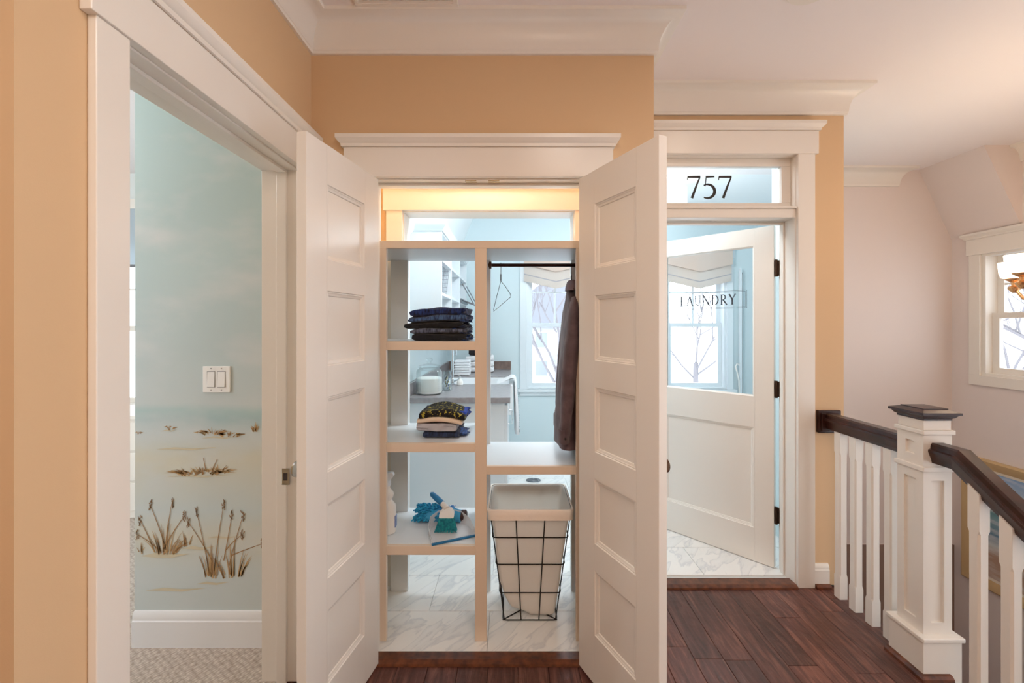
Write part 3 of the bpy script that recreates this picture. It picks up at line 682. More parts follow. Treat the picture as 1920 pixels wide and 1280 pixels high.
def denim(name, c, c2):
    if name in MATS: return MATS[name]
    m, nt, b = nodes(name); tc = nt.nodes.new('ShaderNodeTexCoord')
    n1 = nt.nodes.new('ShaderNodeTexNoise'); n1.inputs['Scale'].default_value = 30; n1.inputs['Detail'].default_value = 6
    v_ = nt.nodes.new('ShaderNodeVectorMath'); v_.operation = 'MULTIPLY'; v_.inputs[1].default_value = (4, 1, 1)
    nt.links.new(tc.outputs['Object'], v_.inputs[0]); nt.links.new(v_.outputs[0], n1.inputs['Vector'])
    r = nt.nodes.new('ShaderNodeValToRGB'); r.color_ramp.elements[0].position = .36; r.color_ramp.elements[1].position = .66
    r.color_ramp.elements[0].color = srgb(c2); r.color_ramp.elements[1].color = srgb(c)
    nt.links.new(n1.outputs['Fac'], r.inputs['Fac']); nt.links.new(r.outputs['Color'], b.inputs['Base Color'])
    b.inputs['Roughness'].default_value = .9; b.inputs['Sheen Weight'].default_value = .15
    bp = nt.nodes.new('ShaderNodeBump'); bp.inputs['Strength'].default_value = .5; bp.inputs['Distance'].default_value = .003
    nt.links.new(n1.outputs['Fac'], bp.inputs['Height']); nt.links.new(bp.outputs[0], b.inputs['Normal'])
    return m
def garment(name, label, cat, loc, w_, d_, hs, m, seed, group=None, rz=0, m2=None, **kw):
    """a folded garment of two or three stacked folds"""
    t = thing(name, label, cat, loc, rz, group); z = 0
    for i, h_ in enumerate(hs):
        o = slab(w_ - .012 * i * (1 if seed % 2 else -1) - .004 * i, d_ - .006 * i, h_, seed=seed * 3 + i, **kw).build('fold', (m2 if m2 and i == 1 else m), t, smooth=60)
        o.location = (.006 * ((i + seed) % 3 - 1), .004 * i, z); z += h_ * .93
    return t, z
DJ = [('black denim jeans at the bottom of the folded stack on the top shelf', (18, 20, 30), (9, 10, 16), (.034,), .250, .008),
      ('charcoal grey jeans second from the bottom of the folded stack', (104, 112, 136), (44, 48, 62), (.027,), .262, .000),
      ('black denim jeans in the middle of the folded stack', (13, 14, 22), (6, 7, 12), (.033,), .276, -.010),
      ('faded blue jeans second from the top of the folded stack', (78, 112, 160), (34, 50, 86), (.030,), .266, -.002),
      ('dark blue jeans on top of the folded stack', (30, 58, 124), (12, 20, 50), (.036,), .256, -.006)]
z = SH[0]
for i, (lb, c, c2, hs, w_, dx) in enumerate(DJ):
    t, h_ = garment('folded_jeans', lb, 'jeans', (-.350 + dx, 1.962 + .003 * (i % 3), z), w_, .27, hs, denim('denim_%d' % i, c, c2), i + 1, 'jeans folded in a stack on the top shelf', m2=None, ragged=.03, soft=.011, tilt=(0, .012, .03, .045, .035)[i], sag=(0, .003, .002, .003, .002)[i])
    # bunched lighter leg ends and pocket edge at the right end
    for k in range(4):
        mb = slab(.066 + .012 * (k % 2), .055, .019, n=10, seed=i * 5 + k, soft=.010, ragged=.03)
        o = mb.build('leg_hem', denim('denim_hem_%d' % (i % 3), ((58, 98, 170), (40, 70, 130), (26, 38, 70))[i % 3], (10, 18, 42)), t, smooth=60)
        o.location = (w_ / 2 - .036 + .005 * k, .012 + .058 * k, .004 + .005 * (k % 3)); o.rotation_euler = (0, R(10 - 9 * (k % 3)), R(14 * (k - 1)))
    z += h_ + .0005
# second stack
z = SH[1]; X2 = -.338
t, h_ = garment('folded_jeans', 'dark blue jeans under the pile of folded shirts', 'jeans', (X2 - .004, 1.985, z), .168, .23, (.032,), denim('denim_b', (40, 56, 92), (18, 26, 48)), 11, ragged=.01, soft=.004)
o = slab(.05, .08, .022, n=10, seed=44, soft=.012, ragged=.03).build('leg_hem', denim('denim_hem_0', (90, 120, 170), (30, 44, 80)), t, smooth=60); o.location = (.095, .03, .004)
z += h_
t, h_ = garment('folded_shirt', 'grey crumpled shirt on the folded jeans', 'shirt', (X2 - .012, 1.982, z), .188, .22, (.040,), mat('grey_cloth', (182, 182, 190), .9, bump=(45, .6)), 12, soft=.018)
z += h_
t, h_ = garment('folded_shirt', 'plain cream shirt between grey and patterned shirts', 'shirt', (X2 - .004, 1.980, z - .004), .212, .22, (.026,), mat('cream_cloth', (234, 214, 192), .9, bump=(50, .2)), 13, soft=.006, sag=.016, tilt=-.04)
z += h_ - .006
m, nt, b = nodes('patterned_cloth')      # black with yellow printed motifs
tc = nt.nodes.new('ShaderNodeTexCoord'); v1 = nt.nodes.new('ShaderNodeTexVoronoi'); v1.inputs['Scale'].default_value = 80; v1.feature = 'DISTANCE_TO_EDGE'
v2 = nt.nodes.new('ShaderNodeTexNoise'); v2.inputs['Scale'].default_value = 60
nt.links.new(tc.outputs['Object'], v1.inputs['Vector']); nt.links.new(tc.outputs['Object'], v2.inputs['Vector'])
g = nt.nodes.new('ShaderNodeMath'); g.operation = 'GREATER_THAN'; g.inputs[1].default_value = .36; nt.links.new(v1.outputs['Distance'], g.inputs[0])
g2_ = nt.nodes.new('ShaderNodeMath'); g2_.operation = 'GREATER_THAN'; g2_.inputs[1].default_value = .59; nt.links.new(v2.outputs['Fac'], g2_.inputs[0])
mx_ = nt.nodes.new('ShaderNodeMath'); mx_.operation = 'MAXIMUM'; nt.links.new(g.outputs[0], mx_.inputs[0]); nt.links.new(g2_.outputs[0], mx_.inputs[1])
mixc = nt.nodes.new('ShaderNodeMix'); mixc.data_type = 'RGBA'; mixc.inputs[6].default_value = srgb((22, 18, 20)); mixc.inputs[7].default_value = srgb((176, 160, 62))
nt.links.new(mx_.outputs[0], mixc.inputs['Factor']); nt.links.new(mixc.outputs[2], b.inputs['Base Color']); b.inputs['Roughness'].default_value = .9
t, h_ = garment('folded_shirt', 'black shirt with yellow print and blue lining on top of the pile', 'shirt', (X2 + .006, 1.980, z - .002), .206, .22, (.034,), m, 14, soft=.012, sag=.018, tilt=-.06)
o = slab(.075, .17, .040, n=14, seed=77, soft=.014, ragged=.02).build('lining', mat('blue_lining', (34, 66, 166), .8, bump=(40, .3)), t, smooth=60); o.location = (.072, .035, -.006); o['label'] = 'bright blue lining'
o = slab(.04, .20, .036, n=10, seed=78, soft=.006).build('sleeve', mat('navy_cloth', (14, 16, 34), .9), t, smooth=60); o.location = (-.088, .005, .002)

# ------------------------------------------------------------------ cleaning things on the lower shelf
Z3 = SH[2]
sb = thing('spray_bottle', 'white trigger spray bottle behind the closet stile', 'bottle', (-.603, 2.03, Z3))
mb = MB(); rings = []
for r_, z in ((.030, 0), (.042, .004), (.044, .02), (.044, .11), (.042, .135), (.030, .150), (.024, .160), (.030, .172), (.034, .185), (.028, .20), (.016, .212), (.015, .232)):
    rings.append([(r_ * math.cos(a * math.pi / 12), .8 * r_ * math.sin(a * math.pi / 12), z) for a in range(24)])
mb.loft(rings).build('bottle', mat('white_plastic', (238, 236, 232), .35), sb, smooth=50)
MB().lathe([(.019, .228), (.019, .25), (.014, .253)], n=20).build('collar', mat('pale_plastic', (226, 234, 242), .3), sb, smooth=40)
MB().prism([(-.045, .262), (-.046, .276), (-.03, .292), (.030, .292), (.036, .278), (.014, .25), (-.012, .25)], 'y', -.012, .012).build('spray_head', mat('pale_plastic'), sb, bevel=.003)
MB().tube([(-.022, 0, .265), (-.034, 0, .24), (-.032, 0, .215)], [.007, .006, .004], 8).build('trigger', mat('pale_plastic'), sb, smooth=50)
MB().box(.020, .0448, -.012, .012, .03, .085).build('label_patch', mat('blue_print', (120, 140, 190), .5), sb)

mt = thing('chenille_mitt', 'blue chenille cleaning mitt lying behind the dustpan', 'mitt', (-.375, 2.16, Z3))
body = MB(); rings = []
for i in range(13):
    u = i / 12; w_ = .045 + .022 * math.sin(math.pi * min(u * 1.2, 1)); h_ = .028 + .006 * math.sin(math.pi * u)
    rings.append([(-.10 + .22 * u, .0 + w_ * math.cos(a * math.pi / 8) + .004 * noise.noise(Vector((u * 6, a, 1))), h_ + (h_ - .001) * math.sin(a * math.pi / 8) * .95 + .004 * noise.noise(Vector((u * 9, a, 2)))) for a in range(16)])
body.loft(rings).build('mitt_body', mat('blue_mesh_cloth', (66, 160, 206), .8, bump=(120, .6)), mt, smooth=70)
rr = random.Random(5); fing = MB()
for k in range(230):
    u = rr.random() ** 1.3; a = rr.uniform(-.25, math.pi * .98); x_ = -.10 + .13 * u; w_ = .05
    p0 = Vector((x_, -w_ * math.cos(a) * .9, .028 + .028 * math.sin(a)))
    d_ = Vector((-.8 * (1 - u) + rr.uniform(-.5, .3), -math.cos(a) + rr.uniform(-.4, .4), math.sin(a) * .8 + rr.uniform(-.3, .4))).normalized()
    L = rr.uniform(.018, .032); p1 = p0 + d_ * L * .6; p2 = p1 + (d_ + Vector((0, 0, -.6))).normalized() * L * .5
    for q in (p1, p2): q.z = max(q.z, .005)
    fing.tube([p0, p1, p2], [.0042, .0048, .003], 5)
o = fing.build('chenille_strands', mat('teal_chenille', (48, 166, 206), .9, var=(60, (28, 122, 172))), mt, smooth=60); o['kind'] = 'stuff'
ruff = MB()
for k in range(70):
    x_ = rr.uniform(-.0, .07); a = rr.uniform(.2, 2.9); p0 = Vector((x_, .05 * -math.cos(a), .03 + .028 * math.sin(a))); ruff.tube([p0, p0 + Vector((rr.uniform(-.008, .008), -math.cos(a) * .014, .014 * math.sin(a)))], [.003, .002], 4)
o = ruff.build('fringe', mat('sky_fringe', (70, 150, 226), .9), mt, smooth=60); o['kind'] = 'stuff'
cuff = MB(); cuff.lathe([(.020, 0), (.027, .002), (.028, .022), (.022, .027), (0, .026)], (.118, 0, .032), 18, 'x').build('cuff_end', mat('dark_brown_cap', (66, 40, 38), .5), mt, smooth=40)['label'] = 'dark brown end'
mt.rotation_euler = (0, 0, R(-8))

dp = thing('dustpan', 'clear white dustpan with a blue rubber lip', 'dustpan', (-.300, 2.035, Z3), R(24))
CLEARP = mat('clear_plastic', (244, 246, 250), .25)
nt = CLEARP.node_tree; tr = nt.nodes.new('ShaderNodeBsdfTransparent'); mx = nt.nodes.new('ShaderNodeMixShader'); mx.inputs[0].default_value = .55
nt.links.new(tr.outputs[0], mx.inputs[1]); nt.links.new(nt.nodes['Principled BSDF'].outputs[0], mx.inputs[2]); nt.links.new(mx.outputs[0], nt.nodes['Material Output'].inputs[0])
outer = [(-.105, -.085), (.105, -.085), (.100, .01), (.075, .07), (.030, .10), (-.030, .10), (-.075, .07), (-.100, .01)]
mb = MB(); k = mb.pts([(x_, y_, .003) for x_, y_ in outer] + [(x_, y_, .0055) for x_, y_ in outer])
mb.f += [tuple(k + i for i in range(8)), tuple(k + 8 + i for i in range(8))] + [(k + i, k + (i + 1) % 8, k + 8 + (i + 1) % 8, k + 8 + i) for i in range(8)]
mb.build('pan', CLEARP, dp)
wall = MB()
hts = [.006, .006, .045, .06, .068, .068, .06, .045]
order = [1, 2, 3, 4, 5, 6, 7, 0]
ins = lambda p, s_: (p[0] * s_, (p[1] + .085) * s_ - .085)
lo = [(outer[i][0], outer[i][1], .004) for i in order]; hi = [(outer[i][0] * 1.04, outer[i][1] * 1.04, hts[i]) for i in order]
hi2 = [(outer[i][0] * 1.02, outer[i][1] * 1.02, hts[i]) for i in order]; lo2 = [(outer[i][0] * .98, outer[i][1] * .98, .004) for i in order]
wall.loft([[a, b_, c, d] for a, b_, c, d in zip(lo, hi, hi2, lo2)]).build('rim', CLEARP, dp, smooth=50)
MB().tube([(0, .095, .055), (0, .15, .062), (0, .20, .060)], [.016, .013, .010], 10).build('handle', CLEARP, dp, smooth=50)
MB().box(-.110, .110, -.096, -.082, .001, .008).build('lip', mat('blue_rubber', (22, 108, 158), .5), dp, bevel=.002)['label'] = 'blue rubber lip'
br = thing('hand_brush', 'white hand brush with blue handle and teal bristles', 'brush', (-.318, 2.045, Z3 + .0065))
MB().loft([[(x_ * k_, y_, z_) for x_, y_, z_ in ((-.036, -.014 + q, .060), (.036, -.014 + q, .060), (.036, .014 + q, .064), (-.036, .014 + q, .064))] for k_, q in ((1, 0),)] +
          [[(x_, y_ + .012, z_) for x_, y_, z_ in ((-.037, -.012, .070), (.037, -.012, .070), (.037, .014, .078), (-.037, .014, .078))],
           [(x_, y_ + .03, z_) for x_, y_, z_ in ((-.020, -.008, .085), (.020, -.008, .085), (.020, .014, .092), (-.020, .014, .092))]]).build('brush_head', mat('white_plastic'), br, bevel=.003)
bm_ = MB(); rb = random.Random(9)
for k in range(150):
    x_ = -.033 + .066 * ((k % 25) / 24); y_ = -.011 + .022 * ((k // 25) / 5); sp_ = x_ * .55
    bm_.tube([(x_, y_ + .0, .062), (x_ + sp_ * .5 + rb.uniform(-.001, .001), y_ - .008, .032), (x_ + sp_ + rb.uniform(-.003, .003), y_ * 1.4 - .018, .0005 + rb.uniform(0, .003))], [.0016, .0015, .0012], 4)
o = bm_.build('bristles', mat('teal_bristles', (44, 168, 176), .7, var=(90, (20, 112, 134))), br); o['kind'] = 'stuff'
MB().tube([(-.002, .035, .086), (-.030, .062, .100), (-.056, .085, .112)], [.016, .013, .011], 12).build('neck', mat('white_plastic'), br, smooth=50)
MB().tube([(-.030, .062, .102), (-.062, .088, .115), (-.090, .112, .127), (-.098, .119, .130)], [.0135, .015, .013, .006], 12).build('grip', mat('blue_grip', (50, 132, 190), .45), br, smooth=50)['label'] = 'blue rubber grip'

# ------------------------------------------------------------------ hamper
hp = thing('laundry_hamper', 'wire laundry hamper with a cream canvas liner', 'hamper', (.09, 2.15, .0125))
Xc, Yc = .087, 2.145
hp.location = (Xc, Yc, .0125)
def hrect(f):       # f = 0 at the floor, 1 at the rim: half width, half depth
    return .131 + (.197 - .131) * f, .105 + (.160 - .105) * f
def hring(f, z): a, b_ = hrect(f); return [(-a, -b_, z), (a, -b_, z), (a, b_, z), (-a, b_, z), (-a, -b_, z)]
HT = .556; WR_ = .0028
def rpath(pts, r=.02, n=4):
    out = []
    N = len(pts) - 1
    for i in range(N):
        p = Vector(pts[i]); a = Vector(pts[i - 1 if i else N - 1]); b_ = Vector(pts[i + 1])
        p0 = p + (a - p).normalized() * r; p1 = p + (b_ - p).normalized() * r
        for k in range(n + 1):
            t_ = k / n; out.append((1 - t_) ** 2 * p0 + 2 * t_ * (1 - t_) * p + t_ ** 2 * p1)
    return out + [out[0]]
for z in (.0032, .143, .288, .422, HT - .004):
    MB().tube(rpath(hring(z / HT, z)), WR_, 6).build('wire_ring', BLACKWIRE, hp, smooth=50)
for sx in (-1, 1):
    for y_ in (-1, 1):
        a0, b0 = hrect(0); a1, b1 = hrect(1)
        MB().tube([(sx * a0 * .33, y_ * b0, .004), (sx * a1 * .355, y_ * b1, HT)], WR_, 6).build('wire_upright', BLACKWIRE, hp, smooth=50)
        MB().tube([(sx * (a0 - .006), y_ * (b0 - .006), .004), (sx * (a1 - .006), y_ * (b1 - .006), HT)], WR_, 6).build('wire_upright', BLACKWIRE, hp, smooth=50)
    MB().tube([(sx * a0, 0, .004), (sx * a1, 0, HT)], WR_, 6).build('wire_upright', BLACKWIRE, hp, smooth=50)
MB().tube([(-a0, -b0, .0035), (a0, b0, .0035)], WR_, 6).build('floor_wire', BLACKWIRE, hp); MB().tube([(a0, -b0, .0035), (-a0, b0, .0035)], WR_, 6).build('floor_wire', BLACKWIRE, hp)
CANVAS = translucent('canvas', (252, 248, 243), .5)
def rrect(a, b_, z, n=9, r=.02, wob=0, seed=0):
    pts = []
    for cx_, cy_, a0_ in ((a - r, b_ - r, 0), (-(a - r), b_ - r, 90), (-(a - r), -(b_ - r), 180), (a - r, -(b_ - r), 270)):
        for k in range(n): t_ = R(a0_ + 90 * k / (n - 1)); pts.append((cx_ + r * math.cos(t_), cy_ + r * math.sin(t_)))
    # subdivide the straight sides
    out = []
    for i, p in enumerate(pts):
        q = pts[(i + 1) % len(pts)]; L = math.hypot(q[0] - p[0], q[1] - p[1]); m_ = max(1, int(L / .03)) if L > .05 else 1
        m_ = 8 if L > .05 else 1
        for k in range(m_): out.append((p[0] + (q[0] - p[0]) * k / m_, p[1] + (q[1] - p[1]) * k / m_))
    return [(x_ * (1 + wob * noise.noise(Vector((x_ * 14, y_ * 14, z * 9 + seed)))), y_ * (1 + wob * noise.noise(Vector((y_ * 14, x_ * 14, z * 9 + 4 + seed)))), z) for x_, y_ in out]
outs, inns = [], []
lev = [(.020, .90), (.03, .96), (.10, .965), (.2, .97), (.3, .975), (.4, .98), (.48, .985), (.545, .99), (HT + .002, 1.0)]
for z, k in lev:
    a, b_ = hrect(z / HT); skew = -.0 if z > .15 else .03 * (1 - z / .15)
    outs.append([(x_ + (skew if x_ < 0 else 0), y_, zz_ + (.05 * (1 - z / .15) * max(0, -x_ / .13) if z < .15 else 0)) for x_, y_, zz_ in rrect(a * k - .004, b_ * k - .004, z, wob=.05 * (1 - .8 * z / HT))])
inner = [[(x_ * .975, y_ * .97, zz_ + (.01 if i == 0 else 0)) for x_, y_, zz_ in ring] for i, ring in enumerate(outs)]
MB().loft(outs + inner[::-1]).build('liner', CANVAS, hp, smooth=70)
cuff_o = []
for z, g_ in ((HT + .004, -.002), (HT + .006, .004), (HT - .0, .009), (HT - .025, .0085), (HT - .045, .010), (HT - .045, .007), (HT - .02, .005)):
    a, b_ = hrect(min(z, HT) / HT); cuff_o.append(rrect(a + g_, b_ + g_, z, wob=.006))
MB().loft(cuff_o, caps=False).build('liner_cuff', mat('canvas_hem', (250, 238, 226), .9, bump=(80, .2)), hp, smooth=60)

# ------------------------------------------------------------------ hangers and shirt
def hanger(name, label, pa, pb, neck, rodz):
    t = thing(name, label, 'hanger', (0, 0, 0)); nx, ny, nz = neck
    hook = [(nx, ny, nz)] + [(nx, ny, nz + .012), (nx, ny + .004, rodz - .03)] + [(nx, ny + .0115 * math.cos(R(a)), rodz + .0 + .0115 * math.sin(R(a))) for a in range(-30, 190, 20)]
    MB().tube([Vector(p) for p in hook], .0014, 6).build('hook', BLACKWIRE, t, smooth=50)
    A, B = Vector(pa), Vector(pb); Nk = Vector(neck); dn = Vector((0, 0, -.014))
    loop = [Nk, Nk.lerp(A, .5) + Vector((0, 0, .004)), A.lerp(Nk, .04), A + (A - Nk).normalized() * .004 + dn * .3, A + dn, A.lerp(B, .5) + dn, B + dn, B + (B - Nk).normalized() * .004 + dn * .3, B.lerp(Nk, .04), Nk.lerp(B, .5) + Vector((0, 0, .004)), Nk]
    MB().tube(loop, .0014, 6).build('shoulder_wire', BLACKWIRE, t, smooth=50)
    MB().tube([Nk + Vector((0, 0, .001)), Nk + Vector((0, 0, .035))], .0026, 6).build('twist', BLACKWIRE, t)
    return t
hanger('wire_hanger', 'bare black wire hanger on the clothes rod', (-.007, 1.935, 1.584), (-.0986, 2.275, 1.530), (-.056, 2.11, 1.662), 1.742)
hanger('wire_hanger', 'black wire hanger holding the brown shirt', (.293, 1.93, 1.575), (.297, 2.27, 1.575), (.297, 2.11, 1.655), 1.742)
st = thing('hanging_shirt', 'brown long-sleeved shirt hanging on the clothes rod', 'shirt', (.29, 2.1, .83)); st.location = (0, 0, 0)
BROWN = mat('brown_cloth', (108, 88, 92), .85, bump=(35, .35), var=(18, (86, 68, 72)), sheen=.2)
mb = MB(); rings = []
for i in range(25):
    u = i / 24; z = 1.650 - u * .79
    sh_ = min(1, .25 + u * 7); hy = .165 * min(1, .26 + u * 7.5); hx = .020 + .034 * min(1, u * 1.5)
    xc = .298 - .028 * u; ring = []
    for k in range(28):
        a = k * 2 * math.pi / 28
        wv = .006 * math.sin(a * 5 + u * 6) * u + .005 * noise.noise(Vector((math.cos(a) * 2, math.sin(a) * 2, u * 5)))
        ring.append((xc + (hx + wv) * math.cos(a), 2.11 + (hy + wv) * math.sin(a), z - (.05 * abs(math.sin(a)) if u < .12 else 0)))
    rings.append(ring)
mb.loft(rings).build('body', BROWN, st, smooth=70)
for yy, dx in ((1.945, 0), (2.272, .012)):
    sl = MB(); rings = []
    for i in range(22):
        u = i / 21; z = 1.572 - u * .67; cx_ = .288 - .050 * u ** 1.2 + dx; cy_ = yy - .010 * math.sin(u * 3)
        q_ = min(1, .55 + u * 7); rx = (.020 + .016 * math.sin(math.pi * min(1, u * 1.05)) + (.004 if u > .9 else 0)) * q_; ry = (.040 + .022 * (1 - u)) * q_
        rings.append([(cx_ + (rx + .004 * noise.noise(Vector((k * .8, u * 9, yy)))) * math.cos(k * 2 * math.pi / 20), cy_ + (ry + .006 * noise.noise(Vector((k * .7, u * 7, yy + 3)))) * math.sin(k * 2 * math.pi / 20), z) for k in range(20)])
    s_ = sl.loft(rings).build('sleeve', BROWN, st, smooth=70)
    c_ = rings[-1]; cx_ = sum(p[0] for p in c_) / 20; cy_ = sum(p[1] for p in c_) / 20
    MB().loft([[(cx_ + (p[0] - cx_) * k_, cy_ + (p[1] - cy_) * k_, .905 + h_) for p in c_] for k_, h_ in ((1.08, .06), (1.12, .055), (1.12, .0), (1.02, -.003), (.9, .0))]).build('cuff', BROWN, s_, smooth=50)
    if yy < 2: MB().lathe([(0, -.003), (.005, -.003), (.006, 0), (0, 0)], (cx_ + .002, cy_ - .050, .93), 12, 'y').build('button', mat('dark_button', (40, 30, 30), .4), s_)
co = MB(); rings = []
for z, rx, ry in ((1.622, .022, .048), (1.650, .020, .046), (1.662, .018, .042), (1.655, .024, .054), (1.628, .032, .066), (1.612, .033, .070), (1.610, .029, .064)):
    rings.append([(.297 + rx * math.cos(k * math.pi / 10), 2.09 + ry * math.sin(k * math.pi / 10), z) for k in range(20)])
co.loft(rings, caps=False).build('collar', mat('brown_collar', (132, 116, 124), .85), st, smooth=60)

# ------------------------------------------------------------------ laundry: counter run on the left wall
CT = .93; XF = -.012; CY0 = 2.98; SK = (3.66, 4.21)      # counter height, front, near end, sink cut-out
GREY = mat('grey_countertop', (158, 154, 156), .3, var=(40, (146, 140, 142)))
ct = thing('countertop', 'grey laundry countertop with brown end splash', 'counter', (-.4, 3.9, CT)); ct.location = (0, 0, 0)
MB().box(-.75, XF, CY0, SK[0], CT - .04, CT).build('slab', GREY, ct, bevel=.002)
MB().box(-.75, XF, SK[1], YE, CT - .04, CT).build('slab', GREY, ct, bevel=.002)
MB().box(-.75, -.62, SK[0], SK[1], CT - .04, CT).build('slab', GREY, ct)
SPL = mat('brown_splash', (128, 108, 100), .4, var=(20, (104, 86, 78)))
MB().box(-.75, XF, YE - .022, YE, CT, CT + .095).build('end_splash', SPL, ct, bevel=.002); MB().box(-.75, -.728, CY0, YE - .022, CT, CT + .095).build('side_splash', GREY, ct, bevel=.002)
bc = thing('base_cabinet', 'white laundry base cabinet under the grey countertop', 'cabinet', (0, 0, 0))
MB().box(-.745, XF - .04, CY0 + .02, SK[0] - .01, .10, CT - .04).build('body', COOLWHITE, bc, bevel=.002)
MB().box(-.745, XF - .10, CY0 + .03, SK[0] - .01, .0115, .10).build('toe_kick', COOLWHITE, bc)
d_ = MB().box(XF - .04, XF - .018, CY0 + .03, SK[0] - .02, .12, CT - .06).build('door', COOLWHITE, bc, bevel=.003)
MB().tube([(XF - .02, SK[0] - .06, .72), (XF + .012, SK[0] - .06, .72), (XF + .012, SK[0] - .06, .60), (XF - .02, SK[0] - .06, .60)], .005, 8).build('handle', CHROME, d_, smooth=50)
bc2 = thing('base_cabinet', 'white cabinet beneath the apron sink and far counter', 'cabinet', (0, 0, 0))
MB().box(-.745, XF - .04, SK[0] - .008, YE - .003, .10, .66).build('body', COOLWHITE, bc2, bevel=.002); MB().box(-.745, XF - .04, SK[1] + .01, YE - .003, .66, CT - .04).build('upper_body', COOLWHITE, bc2, bevel=.002)
MB().box(-.745, XF - .10, SK[0], YE - .003, .0115, .10).build('toe_kick', COOLWHITE, bc2)
for y0_, y1_ in ((SK[0] + .0, 3.93), (3.94, SK[1]), (SK[1] + .02, YE - .03)): MB().box(XF - .04, XF - .018, y0_, y1_, .12, .65).build('door', COOLWHITE, bc2, bevel=.003)
sk = thing('apron_sink', 'white apron sink set into the grey countertop', 'sink', (0, 0, 0))
PORC = mat('porcelain', (244, 246, 248), .15)
y0_, y1_ = SK[0] + .002, SK[1] - .002
MB().box(-.62, XF + .02, y0_, y1_, .66, .69).build('bowl_floor', PORC, sk, bevel=.004)
for q in ((-.62, -.59, y0_, y1_), (XF - .012, XF + .02, y0_, y1_), (-.59, XF - .012, y0_, y0_ + .028), (-.59, XF - .012, y1_ - .028, y1_)): MB().box(q[0], q[1], q[2], q[3], .69, CT - .008).build('bowl_wall', PORC, sk, bevel=.005)
fc = thing('faucet', 'tall chrome gooseneck faucet behind the apron sink', 'faucet', (-.66, 3.80, CT)); FX = (851 - CX) * 3.72 / F
fc.location = (FX, 3.63, CT)
MB().lathe([(.026, 0), (.026, .008), (.017, .014), (.016, .05), (.013, .055)], n=20).build('base', CHROME, fc, smooth=40)
MB().tube([(0, 0, .05), (0, 0, .30)] + [(.0, .10 - .10 * math.cos(R(a)), .30 + .10 * math.sin(R(a))) for a in range(15, 181, 15)] + [(0, .20, .24)], .0115, 12).build('spout', CHROME, fc, smooth=60)
MB().tube([(.015, 0, .03), (.05, 0, .045), (.075, 0, .075)], [.007, .006, .006], 8).build('lever', CHROME, fc, smooth=50)
so = thing('soap_dispenser', 'small white pump soap bottle beside the faucet', 'bottle', ((863 - CX) * 3.62 / F, 3.60, CT))
MB().lathe([(.020, 0), (.027, .004), (.027, .03), (.016, .048), (.009, .052), (.009, .062)], n=20).build('bottle', mat('white_plastic'), so, smooth=50)
MB().tube([(0, 0, .06), (0, 0, .078), (-.018, -.006, .080)], .0035, 8).build('pump', mat('white_plastic'), so, smooth=50)

# jars
JX = (804 - CX) * 3.13 / F
jr = thing('glass_jar', 'large lidded glass jar half full of white detergent', 'jar', (JX, 3.15, CT))
MB().lathe([(.0, .0), (.088, .0), (.096, .006), (.097, .03), (.097, .165), (.090, .182), (.076, .190), (.076, .196), (.073, .196), (.073, .188), (.087, .180), (.0935, .163), (.0935, .03), (.09, .010), (0, .008)], n=40, caps=False).build('jar', JARGLASS, jr, smooth=50)
MB().lathe([(0, .009), (.089, .009), (.0925, .02), (.0925, .118), (.08, .124), (.03, .119), (0, .121)], n=36).build('detergent', mat('white_powder', (244, 242, 238), .95, bump=(200, .3)), jr, smooth=50)
ld_ = MB().lathe([(.0, .197), (.082, .197), (.084, .203), (.076, .212), (.040, .222), (.018, .226), (.012, .234), (.022, .246), (.027, .256), (.020, .266), (0, .268)], n=36).build('lid', JARGLASS, jr, smooth=50)
mj = thing('mason_jar', 'small glass mason jar holding clothes pegs', 'jar', ((838 - CX) * 3.32 / F, 3.33, CT))
MB().lathe([(0, 0), (.034, 0), (.039, .005), (.040, .10), (.036, .122), (.029, .132), (.029, .15), (.027, .15), (.027, .132), (.033, .121), (.037, .10), (.036, .01), (0, .006)], n=28, caps=False).build('jar', JARGLASS, mj, smooth=50)
MB().lathe([(.031, .136), (.032, .138), (.032, .149), (.031, .151), (.029, .151), (.029, .136)], n=28, caps=False).build('thread_ring', JARGLASS, mj, smooth=40)
pr = random.Random(2)
for k in range(14):
    a = pr.uniform(0, 6.28); r_ = pr.uniform(.004, .020); a2 = a + pr.uniform(1, 3); z0 = .008 + .006 * k
    MB().tube([(r_ * math.cos(a), r_ * math.sin(a), z0), (.026 * math.cos(a2), .026 * math.sin(a2), min(z0 + pr.uniform(.01, .045), .118))], .0032, 5).build('clothes_peg', mat('peg_%d' % (k % 3), ((150, 140, 84), (120, 132, 160), (220, 222, 226))[k % 3], .6), mj)

# towels at the far end
TOWEL = mat('white_towel', (240, 240, 242), .95, bump=(260, .5), sheen=.3)
tz = CT
t1x = (867 - CX) * 4.35 / F; t2x = (900 - CX) * 4.62 / F
for i in range(6):
    o = slab(.155, .16, .027, n=14, seed=i + 60, soft=.005).build('folded_towel', TOWEL, smooth=60); o.location = (t1x + .003 * (i % 2), 4.28, CT + .0255 * i)
    tag(o, ['white hand towel at the bottom of the low towel stack', 'white hand towel second from the bottom of the low stack', 'white hand towel third from the bottom of the low stack', 'white hand towel third from the top of the low stack',
            'white hand towel second from the top of the low stack', 'white hand towel on top of the low towel stack'][i], 'towel', 'low stack of white hand towels')
for i in range(3):
    o = slab(.30, .20, .062, n=16, seed=i + 80, soft=.014, sag=0).build('folded_towel', TOWEL, smooth=60); o.location = (t2x, 4.56, CT + .060 * i)
    tag(o, ['thick white bath towel at the bottom of the tall stack', 'thick white bath towel in the middle of the tall stack', 'thick white bath towel on top of the tall stack'][i], 'towel', 'tall stack of white bath towels')
